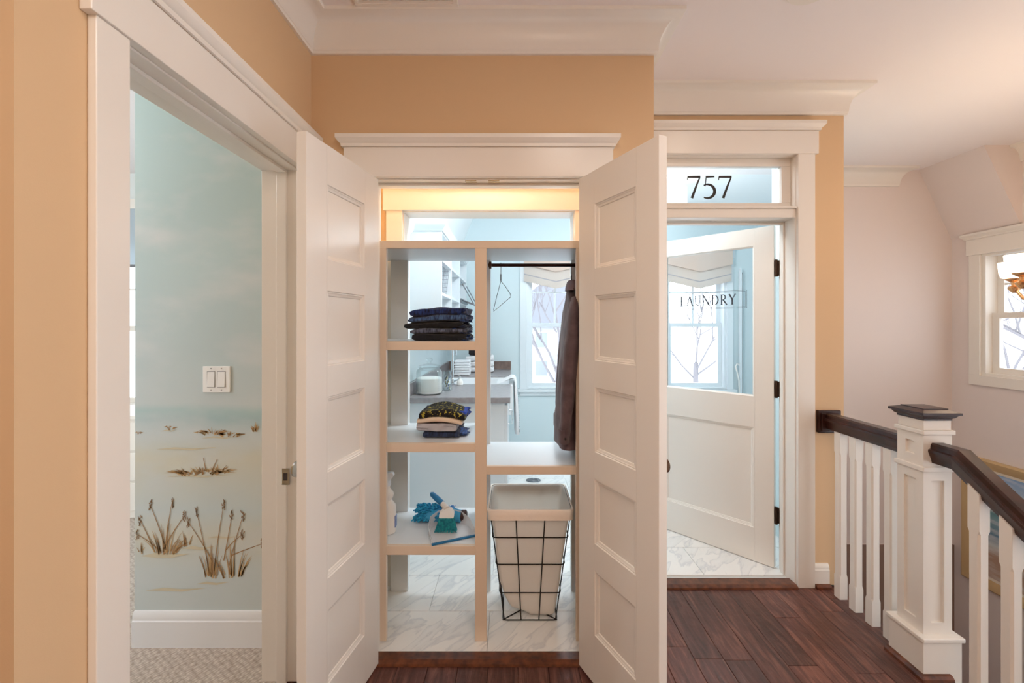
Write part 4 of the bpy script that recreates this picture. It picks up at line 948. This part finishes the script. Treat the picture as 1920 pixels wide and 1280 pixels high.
o = slab(.22, .18, .07, n=14, seed=99, soft=.012).build('folded_cloth', mat('near_black_cloth', (34, 28, 30), .9), smooth=60); o.location = (t2x - .01, 4.57, CT + .183); tag(o, 'black folded cloth lying on the white bath towels', 'cloth')
# dish towel hanging over the sink front
dt = thing('dish_towel', 'white printed dish towel draped over the sink front', 'towel', (0, 0, 0))
mb = MB(); prof = [(-.13, CT - .005), (-.09, CT + .004), (-.03, CT + .028), (-.005, CT + .045), (.018, CT + .042), (.030, CT + .015), (.034, CT - .08), (.040, CT - .2), (.044, CT - .33), (.048, CT - .46)]
rings = []
for k in range(13):
    y_ = 3.74 + .28 * k / 12; wv = .022 * math.sin(k * 1.9)
    rings.append([(x_ + wv * (i / 9), y_, z_) for i, (x_, z_) in enumerate(prof)] + [(x_ + wv * (i / 9) - .006, y_, z_ - .004) for i, (x_, z_) in reversed(list(enumerate(prof)))])
mb.loft(rings).build('cloth', TOWEL, dt, smooth=60)
mb = MB(); pz = random.Random(4)
for k in range(26):
    z_ = CT - .05 - .40 * k / 26; y_ = 3.742 + pz.uniform(0, .05); x_ = .055 + .012 * (CT - z_) / .46
    mb.lathe([(0, -.002), (pz.uniform(.006, .012), 0), (0, .003)], (x_, y_, z_), 7, 'x')
o = mb.build('printed_flowers', mat('grey_print', (120, 124, 128), .8), dt); o['kind'] = 'stuff'

# upper shelves on the left wall
uc = thing('wall_cabinet', 'white open wall cabinet above the laundry counter', 'cabinet', (0, 0, 0))
UX0, UX1, UYa, UYb, UZ0, UZ1 = -.75, -.497, 2.98, 4.60, 1.40, 2.12
MB().box(UX0, UX1, UYa, UYa + .022, UZ0, UZ1).build('end_panel', COOLWHITE, uc, bevel=.002)
for y_ in (3.46, 4.02, UYb - .022): MB().box(UX0, UX1, y_, y_ + .022, UZ0, UZ1).build('divider', COOLWHITE, uc, bevel=.002)
for z in (UZ0, 1.655, 1.90, UZ1 - .022): MB().box(UX0 + .004, UX1 - .002, UYa + .022, UYb - .022, z, z + .022).build('shelf', COOLWHITE, uc, bevel=.001)
MB().box(UX0, UX0 + .008, UYa, UYb, UZ0, UZ1).build('back_panel', COOLWHITE, uc)
mb = MB(); mb.sweep([(UX1, UYb), (UX1, UYa), (UX0, UYa)], [(0, 0), (.008, 0), (.012, .012), (.03, .035), (.035, .05), (0, .05)], UZ1 - .012, side=-1); mb.build('crown', COOLWHITE, uc, smooth=30)
def wire_basket(name, label, loc, sx, sy, h):
    t = thing(name, label, 'basket', loc); nx, ny, nz = 5, 7, 6
    mb = MB(); W = mat('grey_wire', (150, 156, 164), .4, .6)
    for i in range(nz + 1):
        z = .002 + (h - .004) * i / nz; f = .85 + .15 * i / nz; a, b_ = sx / 2 * f, sy / 2 * f
        mb.tube([(-a, -b_, z), (a, -b_, z), (a, b_, z), (-a, b_, z), (-a, -b_, z)], .0016, 4)
    for i in range(ny + 1):
        for s_ in (-1, 1): q = -1 + 2 * i / ny; mb.tube([(s_ * sx / 2 * .85, q * sy / 2 * .85, .002), (s_ * sx / 2, q * sy / 2, h - .002)], .0013, 4)
    for i in range(nx + 1):
        for s_ in (-1, 1): q = -1 + 2 * i / nx; mb.tube([(q * sx / 2 * .85, s_ * sy / 2 * .85, .002), (q * sx / 2, s_ * sy / 2, h - .002)], .0013, 4)
    mb.build('wire_mesh', W, t)
    return t
wire_basket('wire_basket', 'wire basket on the open wall cabinet shelf', (-.61, 3.22, 1.678), .20, .36, .20)
for k, (c, y_, lb) in enumerate((((226, 150, 176), 3.14, 'pink rolled cloth inside the wire basket'), ((232, 232, 238), 3.24, 'white rolled cloth inside the wire basket'), ((170, 190, 206), 3.33, 'pale blue rolled cloth inside the wire basket'))):
    o = MB(); rr_ = []
    for i in range(9):
        u = i / 8; r_ = .040 * (1 - .25 * abs(2 * u - 1) ** 4); rr_.append([(-.61 + r_ * math.cos(a * math.pi / 7), y_ + r_ * math.sin(a * math.pi / 7) * (1 + .08 * noise.noise(Vector((a, u * 4, k)))), 1.683 + .165 * u) for a in range(14)])
    tag(o.loft(rr_).build('rolled_cloth', mat('roll_%d' % k, c, .9), smooth=60), lb, 'cloth')
dr = thing('drying_rack', 'folding wall drying rack with steel bars', 'rack', (0, 0, 0)); STEEL = mat('steel', (140, 144, 150), .3, .9)
MB().box(-.497, -.480, 4.05, 4.57, 1.66, 1.70).build('wall_bar', STEEL, dr)
for k, xx in enumerate((-.47, -.44, -.41, -.38)): MB().tube([(xx, 4.07, 1.685 - .012 * k), (xx, 4.56, 1.685 - .012 * k)], .005, 6).build('bar', STEEL, dr, smooth=50)
for y_ in (4.08, 4.54):
    MB().tube([(-.49, y_, 1.69), (-.37, y_, 1.645)], .006, 6).build('arm', STEEL, dr, smooth=50); MB().tube([(-.49, y_, 1.86), (-.37, y_, 1.645)], .005, 6).build('brace', STEEL, dr, smooth=50)

# roman shades
def roman(name, label, xa, xb):
    t = thing(name, label, 'window shade', (0, 0, 0)); xm = (xa + xb) / 2
    def chev(z_side, z_mid, ztop, y, nm, m, th=.008): return MB().prism([(xa, ztop), (xb, ztop), (xb, z_side), (xm, z_mid), (xa, z_side)], 'y', y, y + th).build(nm, m, t)
    LIN = translucent('linen', (236, 217, 204), .3) if 'linen' not in MATS else MATS['linen']; STR = mat('grey_stripe', (176, 170, 174), .9)
    chev(2.14, 2.054, 2.32, YE - .085, 'top_fold', LIN, .010)
    chev(1.95, 1.864, 2.30, YE - .058, 'lower_fold', MATS['linen_grey'] if 'linen_grey' in MATS else translucent('linen_grey', (224, 214, 206), .3))
    f_ = lambda zs, zm, h: [(xa, zs + h), (xm, zm + h), (xb, zs + h), (xb, zs), (xm, zm), (xa, zs)]
    MB().prism(f_(2.026, 1.938, .012), 'y', YE - .060, YE - .0575).build('stripe', STR, t)
    MB().box(xa, xb, YE - .085, YE - .0265, 2.30, 2.335).build('head_rail', WHITE, t)
roman('roman_shade', 'beige roman shade with chevron hem on the window behind the shirt', .135, .878)
roman('roman_shade', 'beige roman shade with chevron hem seen through the glass door', 1.787, 2.523)

# laundry drum lamp
LX, LY = (1243 - CX) * 3.7 / F, 3.7
la = thing('ceiling_light', 'white drum ceiling light in the laundry room', 'light', (LX, LY, CH))
MB().lathe([(.065, 0), (.065, -.012), (.05, -.02), (0, -.02)], n=28).build('canopy', mat('white_plastic'), la, smooth=40)
MB().tube([(0, 0, -.02), (0, 0, -.16)], .008, 10).build('stem', NICKEL, la)
MB().lathe([(.197, -.118), (.197, -.30), (.194, -.30), (.194, -.118)], n=40, caps=False).build('drum_shade', mat('lit_drum', (250, 248, 244), .8, emit=((1, .96, .90), 1.6)), la, smooth=40)
MB().lathe([(0, -.292), (.194, -.292), (.194, -.296), (0, -.296)], n=40).build('diffuser', mat('lit_drum'), la, smooth=40)
point('laundry_lamp', (0, 0, -.43), P_LAUNDRY, COOL, .15, la)
lb_fill = thing('ceiling_light', 'second white drum ceiling light over the laundry counter aisle', 'light', (.25, 2.68, CH))  # hidden drum, added to lift and even out the laundry light
MB().lathe([(.065, 0), (.065, -.012), (.05, -.02), (0, -.02)], n=28).build('canopy', mat('white_plastic'), lb_fill, smooth=40)
MB().lathe([(.17, -.02), (.17, -.16), (.167, -.16), (.167, -.02)], n=40, caps=False).build('drum_shade', mat('lit_drum'), lb_fill, smooth=40)
MB().lathe([(0, -.15), (.167, -.15), (.167, -.154), (0, -.154)], n=40).build('diffuser', mat('lit_drum'), lb_fill, smooth=40)
point('laundry_lamp', (0, 0, -.26), P_LAUNDRY * 2.1, COOL, .12, lb_fill)
# pole with hook on the right laundry wall
ib = thing('ironing_board', 'narrow white folded ironing board standing by the laundry window', 'ironing board', (0, 0, 0))
IX = (1397 - CX) * 4.78 / F
MB().prism([(IX - .022, .02), (IX + .006, .02), (IX + .006, 2.02), (IX - .002, 2.10), (IX - .014, 2.10), (IX - .022, 2.02)], 'y', 4.848, 4.88).build('board', COOLWHITE, ib, bevel=.004)
MB().box(IX + .006, IX + .011, 4.85, 4.878, .1, 2.05).build('edge_seam', mat('seam_grey', (120, 122, 128), .7), ib)
MB().tube([(IX - .015, 4.86, .98), (IX - .05, 4.85, 1.0), (IX - .07, 4.85, .97), (IX - .05, 4.85, .90), (IX - .03, 4.85, .80), (IX - .018, 4.86, .55)], .009, 8).build('hook', mat('white_plastic'), ib, smooth=50)
# floor register
fr_ = thing('floor_register', 'oval metal floor vent on the laundry tiles', 'vent', (.20, 3.86, .0125))
fr_.location = ((1000 - CX) * 3.88 / F, 3.88, .0125)
for k, r_ in enumerate((.065, .045, .025)): MB().tube([(r_ * math.cos(R(a)), r_ * .7 * math.sin(R(a)), .004) for a in range(0, 361, 15)], .004, 6).build('scroll_ring', STEEL, fr_, smooth=50)
for k in range(8): MB().tube([(.02 * math.cos(R(45 * k)), .014 * math.sin(R(45 * k)), .004), (.065 * math.cos(R(45 * k)), .0455 * math.sin(R(45 * k)), .004)], .0035, 5).build('spoke', STEEL, fr_)

# ------------------------------------------------------------------ hall: vent and switch
vt = thing('ceiling_vent', 'white slotted air vent in the hall ceiling above the closet', 'vent', (-.32, 1.54, CH))
va, vb = -.640, -.200
vt.location = (0, 0, 0)
yv1 = (CH - EYE) * F / (HY - 11); yv0 = yv1 - .16
va, vb = (668 - CX) * yv1 / F, (860 - CX) * yv1 / F
for q in ((va, vb, yv1 - .022, yv1), (va, vb, yv0, yv0 + .022), (va, va + .02, yv0 + .022, yv1 - .022), (vb - .02, vb, yv0 + .022, yv1 - .022)): MB().box(q[0], q[1], q[2], q[3], CH - .008, CH).build('frame', WHITE, vt, bevel=.002)
for k in range(8): MB().box(va + .02, vb - .02, yv0 + .026 + k * .0145, yv0 + .036 + k * .0145, CH - .006, CH - .001).build('slat', WHITE, vt)
sw = thing('light_switch', 'white double rocker switch on the beach mural', 'switch', (0, 0, 0))
sxa, _, sza = MP(382, 735); sxb, _, szb = MP(433, 686)
SWP = mat('switch_plastic', (242, 244, 246), .3)
MB().box(sxa, sxb, 1.893, 1.9, sza, szb).build('plate', SWP, sw, bevel=.002)
for q in (.31, .69):
    xm = sxa + (sxb - sxa) * q; zm = (sza + szb) / 2
    MB().prism([(1.889, zm - .034), (1.8935, zm - .034), (1.8935, zm + .034), (1.892, zm + .034), (1.8905, zm)], 'x', xm - .0165, xm + .0165).build('rocker', SWP, sw, bevel=.0008)
    MB().box(xm - .0185, xm + .0185, 1.8925, 1.8932, zm - .036, zm + .036).build('rocker_gap', mat('seam_grey'), sw)
    for dz in (-.048, .048): MB().lathe([(0, -.001), (.003, -.001), (.003, 0)], (xm, 1.893, zm + dz), 10, 'y').build('screw', STEEL, sw)
hd = thing('ceiling_light', 'round white ceiling light in the hall behind the doorway corner', 'light', (.35, -.55, CH))  # unseen fixture, added to fill the hall walls and ceiling
MB().lathe([(.05, 0), (.05, -.10), (.17, -.11), (.16, -.16), (.10, -.20), (0, -.215)], n=32).build('dome', mat('lit_dome'), hd, smooth=50)
point('hall_lamp', (0, 0, -.32), P_HALL_FILL, WARM, .12, hd)
# bedroom: things at the far window
bl = thing('window_blind', 'pale blue dotted blind at the bedroom window', 'window shade', (0, 0, 0))
MB().box(BW[0] - .05, BW[1] + .05, 3.54, 3.552, 1.95, 2.42).build('blind_cloth', translucent('blind_cloth', (214, 226, 234), .4), bl)
MB().box(BW[0] - .05, BW[1] + .05, 3.535, 3.557, 1.93, 1.952).build('hem_bar', mat('seam_grey'), bl); MB().box(BW[0] - .06, BW[1] + .06, 3.53, 3.60, 2.42, 2.50).build('valance', WHITE, bl)
cb = thing('chest_of_drawers', 'white chest of drawers below the bedroom window', 'drawers', (0, 0, 0))
MB().box(-3.55, -2.75, 3.15, 3.58, .0005, .74).build('body', WHITE, cb, bevel=.004); MB().box(-3.57, -2.73, 3.13, 3.59, .74, .77).build('top', WHITE, cb, bevel=.004)
for k in range(3):
    d_ = MB().box(-3.53, -2.77, 3.135, 3.15, .06 + .225 * k, .27 + .225 * k).build('drawer', WHITE, cb, bevel=.003)
    for xx in (-3.35, -2.95): MB().lathe([(.006, 0), (.006, -.012), (.013, -.018), (.012, -.026), (0, -.028)], (xx, 3.135, .165 + .225 * k), 12, 'y').build('knob', NICKEL, d_, smooth=40)
bdl = thing('ceiling_light', 'round white ceiling light in the bedroom', 'light', (-2.5, 1.35, CH))  # unseen fixture, added to brighten the mural and bedroom
MB().lathe([(.15, 0), (.15, -.02), (.14, -.05), (.09, -.08), (0, -.09)], n=32).build('dome', mat('lit_dome'), bdl, smooth=50)
point('bedroom_lamp', (0, 0, -.16), P_BED_FILL, COOL, .1, bdl)

# ------------------------------------------------------------------ landing balustrade and stairs
BXc = 1.742
RAILP = [(-.024, 0), (.024, 0), (.027, .014), (.036, .036), (.040, .046), (.040, .056), (.031, .059), (.029, .076), (.023, .083), (-.023, .083), (-.029, .076), (-.031, .059), (-.040, .056), (-.040, .046), (-.036, .036), (-.027, .014)]
NY = 1.795
bal = thing('balcony_railing', 'white landing balustrade with dark handrail beside the laundry door', 'railing', (0, 0, 0))
RZ = .876
MB().loft([[(BXc + a, y_, RZ + h_) for a, h_ in RAILP] for y_ in (NY + .06, YB - .018)]).build('handrail', RAILWOOD, bal, bevel=.0012)
ro = MB().box(BXc - .062, BXc + .062, YB - .022, YB, RZ - .025, RZ + .098).build('rosette', RAILWOOD, bal, bevel=.004); MB().box(BXc - .048, BXc + .048, YB - .028, YB - .022, RZ - .012, RZ + .085).build('rosette_face', RAILWOOD, ro, bevel=.003)
def baluster(parent, y_, z0, z1, h0=.115, h1=.11, slope=0):
    a, c_, k = .0205, .0145, .03; rings = []
    def ring(hw, z, sl=0): return [(BXc - hw, y_ - hw, z - sl * hw), (BXc + hw, y_ - hw, z - sl * hw), (BXc + hw, y_ + hw, z + sl * hw), (BXc - hw, y_ + hw, z + sl * hw)]
    def oct_(hw, ch, z, sl=0): return [(BXc + sx * u, y_ + sy * v, z + sl * sy * v) for sx, sy, u, v in ((-1, -1, hw - ch, hw), (1, -1, hw - ch, hw), (1, -1, hw, hw - ch), (1, 1, hw, hw - ch), (1, 1, hw - ch, hw), (-1, 1, hw - ch, hw), (-1, 1, hw, hw - ch), (-1, -1, hw, hw - ch))]
    rings = [oct_(a, .001, z0, slope), oct_(a, .001, z0 + h0), oct_(a - .0006, .0062, z0 + h0 + .014), oct_(a - .0006, .0062, z1 - h1 - .014), oct_(a, .001, z1 - h1), oct_(a, .001, z1, slope)]
    MB().loft(rings).build('baluster', WHITE, parent)
for y_ in (2.232, 2.133, 2.034, 1.936): baluster(bal, y_, 0, RZ + .006)
nw = thing('newel_post', 'white panelled newel post with dark wooden cap', 'newel post', (BXc + .012, NY, 0))
h = .059
def post_section(nm, hw, z0, z1, pz0=None, pz1=None, pw=None):
    """square post whose four faces carry a sunk panel"""
    if pz0 is None: MB().box(-hw, hw, -hw, hw, z0, z1).build(nm, WHITE, nw, bevel=.0015); return
    mb = MB(); core = hw - .008
    mb.box(-core, core, -core, core, z0, z1)
    for (ax, sg) in (('x', -1), ('x', 1), ('y', -1), ('y', 1)):
        def bx(u0_, u1_, w0, w1):
            if ax == 'y':
                c0, c1 = sorted((sg * core, sg * hw)); mb.box(u0_, u1_, c0, c1, w0, w1)
            else:
                c0, c1 = sorted((sg * core, sg * hw)); mb.box(c0, c1, u0_, u1_, w0, w1)
        e_ = hw if ax == 'y' else core
        bx(-e_, -pw, z0, z1); bx(pw, e_, z0, z1); bx(-pw, pw, z0, pz0); bx(-pw, pw, pz1, z1)
    mb.build(nm, WHITE, nw)
post_section('base_block', .079, -.10, .150)
MB().prism([(-.087, -.087), (.087, -.087), (.087, .087), (-.087, .087)], 'z', .150, .168).build('base_cap', WHITE, nw, bevel=.004)
post_section('shaft', h, .168, .838, .215, .800, .027)
MB().box(-.067, .067, -.067, .067, .838, .858).build('collar', WHITE, nw, bevel=.003)
post_section('neck', h, .858, .990, .900, .955, .020)
MB().box(-.067, .067, -.067, .067, .990, 1.008).build('collar', WHITE, nw, bevel=.003)
post_section('top_block', h - .002, 1.008, 1.050)
cp = MB().loft([[(sx * q, sy * q, z) for sx, sy in ((-1, -1), (1, -1), (1, 1), (-1, 1))] for q, z in ((.060, 1.048), (.060, 1.056), (.067, 1.060), (.073, 1.070), (.081, 1.072), (.081, 1.082), (.056, 1.091), (.052, 1.091), (.052, 1.096), (0.001, 1.098))]).build('cap', RAILWOOD, nw, bevel=.001)
cp['label'] = 'dark stained pyramid cap'
SQ = [(.079, 0), (.1, 0), (.098, .012), (.09, .02), (.079, .022)]
MB().sweep([(-.079, .079), (-.079, -.079), (.03, -.079)], [(o_ - .079, z_) for o_, z_ in SQ], 0).build('shoe_moulding', SHOE, nw, smooth=30)
# stair flight going down towards the camera along the landing edge
SLP = math.tan(R(36))
sr = thing('stair_railing', 'dark stair handrail with white balusters descending from the newel post', 'railing', (0, 0, 0))
ZR = .874; y0_ = NY - .057; ye = y0_ - .090
rr_ = [[(BXc + .012 + a, y0_, ZR + h_) for a, h_ in RAILP], [(BXc + .012 + a, ye - (h_ - .035) * math.tan(R(18)) , ZR + h_) for a, h_ in RAILP]]
yb_ = .60
rr_.append([(BXc + .012 + a, yb_, ZR + h_ / math.cos(R(36)) - (ye - yb_) * SLP + .006) for a, h_ in RAILP])
MB().loft(rr_).build('handrail', RAILWOOD, sr, bevel=.0012)
yk = ye - .075; k = 0
MB().prism([(1.716, -.02), (1.716, -.30), (.50, -.30 - 1.216 * SLP), (.50, -.02 - 1.216 * SLP)], 'x', BXc - .02, BXc + .045).build('stringer', WHITE, sr)
while yk > .75:
    zt = ZR - (ye - yk) * SLP + .004
    zb = -.02 - (1.716 - yk) * SLP
    baluster(sr, yk, zb - .012, zt + .006, .20, .15, SLP); yk -= .103
stt = thing('staircase', 'white and dark wood staircase going down to the lower storey', 'stairs', (0, 0, 0))
for k in range(11):
    yy = 1.716 - .25 * k; zz_ = -.19 * (k + 1)
    MB().box(BXc + .046, 2.70, yy - .26, yy + .01, zz_ - .03, zz_).build('tread', PLANK, stt, bevel=.004); MB().box(BXc + .046, 2.70, yy - .005, yy + .010, zz_, zz_ + .16).build('riser', WHITE, stt)

# ------------------------------------------------------------------ chandelier
CHX, CHY, CZ = 2.666, 1.903, 1.685
chd = thing('chandelier', 'brass five-arm chandelier with white glass shades over the stairwell', 'chandelier', (CHX, CHY, 0))
MB().lathe([(.0, CH - .03), (.06, CH - .022), (.065, CH)], n=24).build('canopy', BRASS, chd, smooth=40)
MB().tube([(0, 0, CH - .03), (0, 0, 2.05)], .006, 8).build('chain', BRASS, chd)
MB().lathe([(0, 1.50), (.012, 1.505), (.022, 1.53), (.012, 1.56), (.03, 1.59), (.035, 1.63), (.014, 1.67), (.012, 1.85), (.028, 1.90), (.020, 1.95), (.010, 2.0), (.006, 2.06)], n=20).build('column', BRASS, chd, smooth=50)
SHADE = mat('lit_glass_shade', (255, 250, 240), .4, emit=((1, .86, .68), 3.2))
for k in range(5):
    a = R(98 + 72 * k); c_, s_ = math.cos(a), math.sin(a)
    Q = lambda r_, z: (r_ * c_, r_ * s_, z)
    arm = MB().tube([Q(.02, 1.60), Q(.07, 1.575), Q(.14, 1.555), Q(.21, 1.553), Q(.265, 1.578), Q(.295, 1.625), Q(.30, CZ - .045)], .0075, 10).build('arm', BRASS, chd, smooth=60)
    MB().lathe([(.008, -.075), (.012, -.07), (.024, -.055), (.026, -.045), (.012, -.036), (.012, -.02), (.020, -.016), (.034, -.004), (.036, .0), (0, .0)], Q(.30, CZ), 20).build('cup', BRASS, arm, smooth=40)
    MB().lathe([(.030, 0), (.048, .006), (.055, .03), (.060, .085), (.058, .085), (.053, .03), (.046, .009), (.0, .003)], Q(.30, CZ), 28, caps=False).build('shade', SHADE, arm, smooth=50)
    point('chandelier_lamp', Q(.30, CZ + .13), P_CHAND, (1, .76, .54), .04, chd)

# framed painting on the outer stair wall
pt = thing('framed_painting', 'seascape painting in a gilt frame on the stairwell wall', 'painting', (0, 0, 0))
py0, py1, pz0, pz1, fw = 2.10, 3.425, -.585, .405, .075
GILT = mat('gilt', (214, 186, 140), .4, .35, bump=(50, .2))
FP = [(0, 0), (0, .03), (.012, .04), (.03, .034), (.05, .022), (fw, .012), (fw, 0)]
mb = MB(); rings = []
for ins, out_ in FP:
    rings.append([(XR - out_, py0 + ins, pz0 + ins), (XR - out_, py1 - ins, pz0 + ins), (XR - out_, py1 - ins, pz1 - ins), (XR - out_, py0 + ins, pz1 - ins)])
mb.loft(rings + [rings[0]], caps=False).build('frame', GILT, pt, smooth=20)
MB().box(XR - .008, XR, py0 + fw - .004, py1 - fw + .004, pz0 + fw - .004, pz1 - fw + .004).build('canvas', SEASCAPE, pt)
rings = []
for ins, out_ in ((fw - .002, .009), (fw - .002, .0125), (fw + .018, .010), (fw + .018, .009)):
    rings.append([(XR - out_, py0 + ins, pz0 + ins), (XR - out_, py1 - ins, pz0 + ins), (XR - out_, py1 - ins, pz1 - ins), (XR - out_, py0 + ins, pz1 - ins)])
MB().loft(rings + [rings[0]], caps=False).build('liner', mat('linen_liner', (232, 222, 206), .8), pt)

# ------------------------------------------------------------------ outdoors
GZ = -3.2
S('ground', [(-60, 60, YE + .3, 90, GZ - .2, GZ), (XR + .3, 60, -40, YE + .3, GZ - .2, GZ)], mat('snowy_ground', (236, 238, 242), .9), 'pale snowy ground outside the windows', 'ground')
def tree(label, loc, ht, seed, spread=.5, depth=5):
    t = thing('bare_tree', label, 'tree', loc); rg = random.Random(seed); mb = MB(); BARK = mat('bark', (128, 124, 128), .9)
    def grow(mb_, p, d, L, r, n):
        q = p + d * L; mb_.tube([p, p.lerp(q, .5) + Vector((rg.uniform(-1, 1), rg.uniform(-1, 1), 0)) * L * .05, q], [r, r * .85, r * .7], 5, caps=False)
        if n == 0: return
        for k in range(rg.choice((2, 3, 3))):
            dd = (d + Vector((rg.uniform(-1, 1), rg.uniform(-1, 1), rg.uniform(-.2, .6))) * spread * 1.6).normalized(); grow(mb_, p.lerp(q, rg.uniform(.6, 1)), dd, L * rg.uniform(.6, .8), r * .6, n - 1)
    tr_ = MB(); base_ = Vector((0, 0, -.05)); top_ = Vector((0, 0, ht * .3)); tr_.tube([base_, top_], [ht * .02, ht * .014], 8); tr_.build('trunk', BARK, t, smooth=50)
    for k in range(5): grow(mb, Vector((0, 0, ht * (.2 + .025 * k))), Vector((rg.uniform(-1, 1), rg.uniform(-1, 1), 1.0)).normalized(), ht * .24, ht * .0055, depth)
    mb.build('branches', BARK, t)
tree('bare winter tree with spreading branches behind the shirt window', (1.9, 17, GZ), 10, 3)
tree('slim bare winter tree seen through the lettered door glass', (9.6, 22, GZ), 9, 8, .6)
tree('dense bare winter tree outside the stair window', (11.5, 7.2, GZ), 9, 12, .6)
tree('small bare winter tree outside the stair window', (19.5, 16.5, GZ), 9, 21, .7)
hs = thing('house', 'pale clapboard house across the snowy yard', 'house', (3.0, 30, GZ))
HW = mat('pale_siding', (176, 178, 184), .8)
MB().box(-5, 5, 0, 8, 0, 4.6).build('wall', HW, hs); MB().prism([(-5.5, 4.5), (5.5, 4.5), (0, 8.2)], 'y', -.3, 8.3).build('roof', mat('pale_shingle', (130, 132, 140), .9), hs)
for xx in (-3.4, -.9, 1.6, 3.6):
    for zz_ in (1.0, 3.0):
        w_ = MB().box(xx - .5, xx + .5, -.06, 0, zz_, zz_ + 1.2).build('window', WHITE, hs); MB().box(xx - .42, xx + .42, -.07, -.06, zz_ + .08, zz_ + 1.12).build('pane', mat('far_pane', (140, 146, 158), .5), w_)
o = MB().box(-.1, 1.3, -1.6, -.02, 2.3, 2.5).box(0, .14, -1.5, -1.36, 0, 2.3).box(1.06, 1.2, -1.5, -1.36, 0, 2.3).build('porch', HW, hs)
sw_ = thing('stone_wall', 'low dry-stone wall in the snowy yard', 'stone wall', (1.4, 12.0, GZ)); rs = random.Random(6)
STO = [mat('stone_%d' % k, c, .9) for k, c in enumerate(((96, 100, 120), (130, 130, 140), (74, 78, 96)))]
for r_ in range(4):
    x_ = -1.6 + .1 * (r_ % 2)
    while x_ < 1.6:
        L = rs.uniform(.18, .34); MB().box(x_, x_ + L - .03, rs.uniform(-.03, .03), .4, .02 + r_ * .2 - .02 * (r_ == 0), .2 + r_ * .2 - rs.uniform(0, .02), ch=.02).build('stone', rs.choice(STO), sw_); x_ += L
for px_, d_, s_, lb in ((.9, 22, .9, 'rounded green shrub near the pale house'), (2.05, 20, .6, 'small green shrub beside the rounded one')):
    t = thing('shrub', lb, 'shrub', (px_, d_, GZ)); mb = MB(); rg = random.Random(int(d_))
    for k in range(260):
        v_ = Vector((rg.gauss(0, 1), rg.gauss(0, 1), rg.gauss(0, 1))).normalized() * s_ * rg.uniform(.75, 1); v_.z = abs(v_.z) * 1.3
        e_ = Vector((rg.gauss(0, 1), rg.gauss(0, 1), rg.gauss(0, 1))).normalized() * .11; f_ = e_.orthogonal().normalized() * .06
        k0 = mb.pts([v_ - e_, v_ + f_, v_ + e_, v_ - f_]); mb.f.append((k0, k0 + 1, k0 + 2, k0 + 3))
    o = mb.build('foliage', mat('shrub_green', (96, 114, 74), .8), t, flat=True); MB().tube([(0, 0, -.02), (0, 0, s_)], .05, 6).build('stem', MATS['bark'], t)
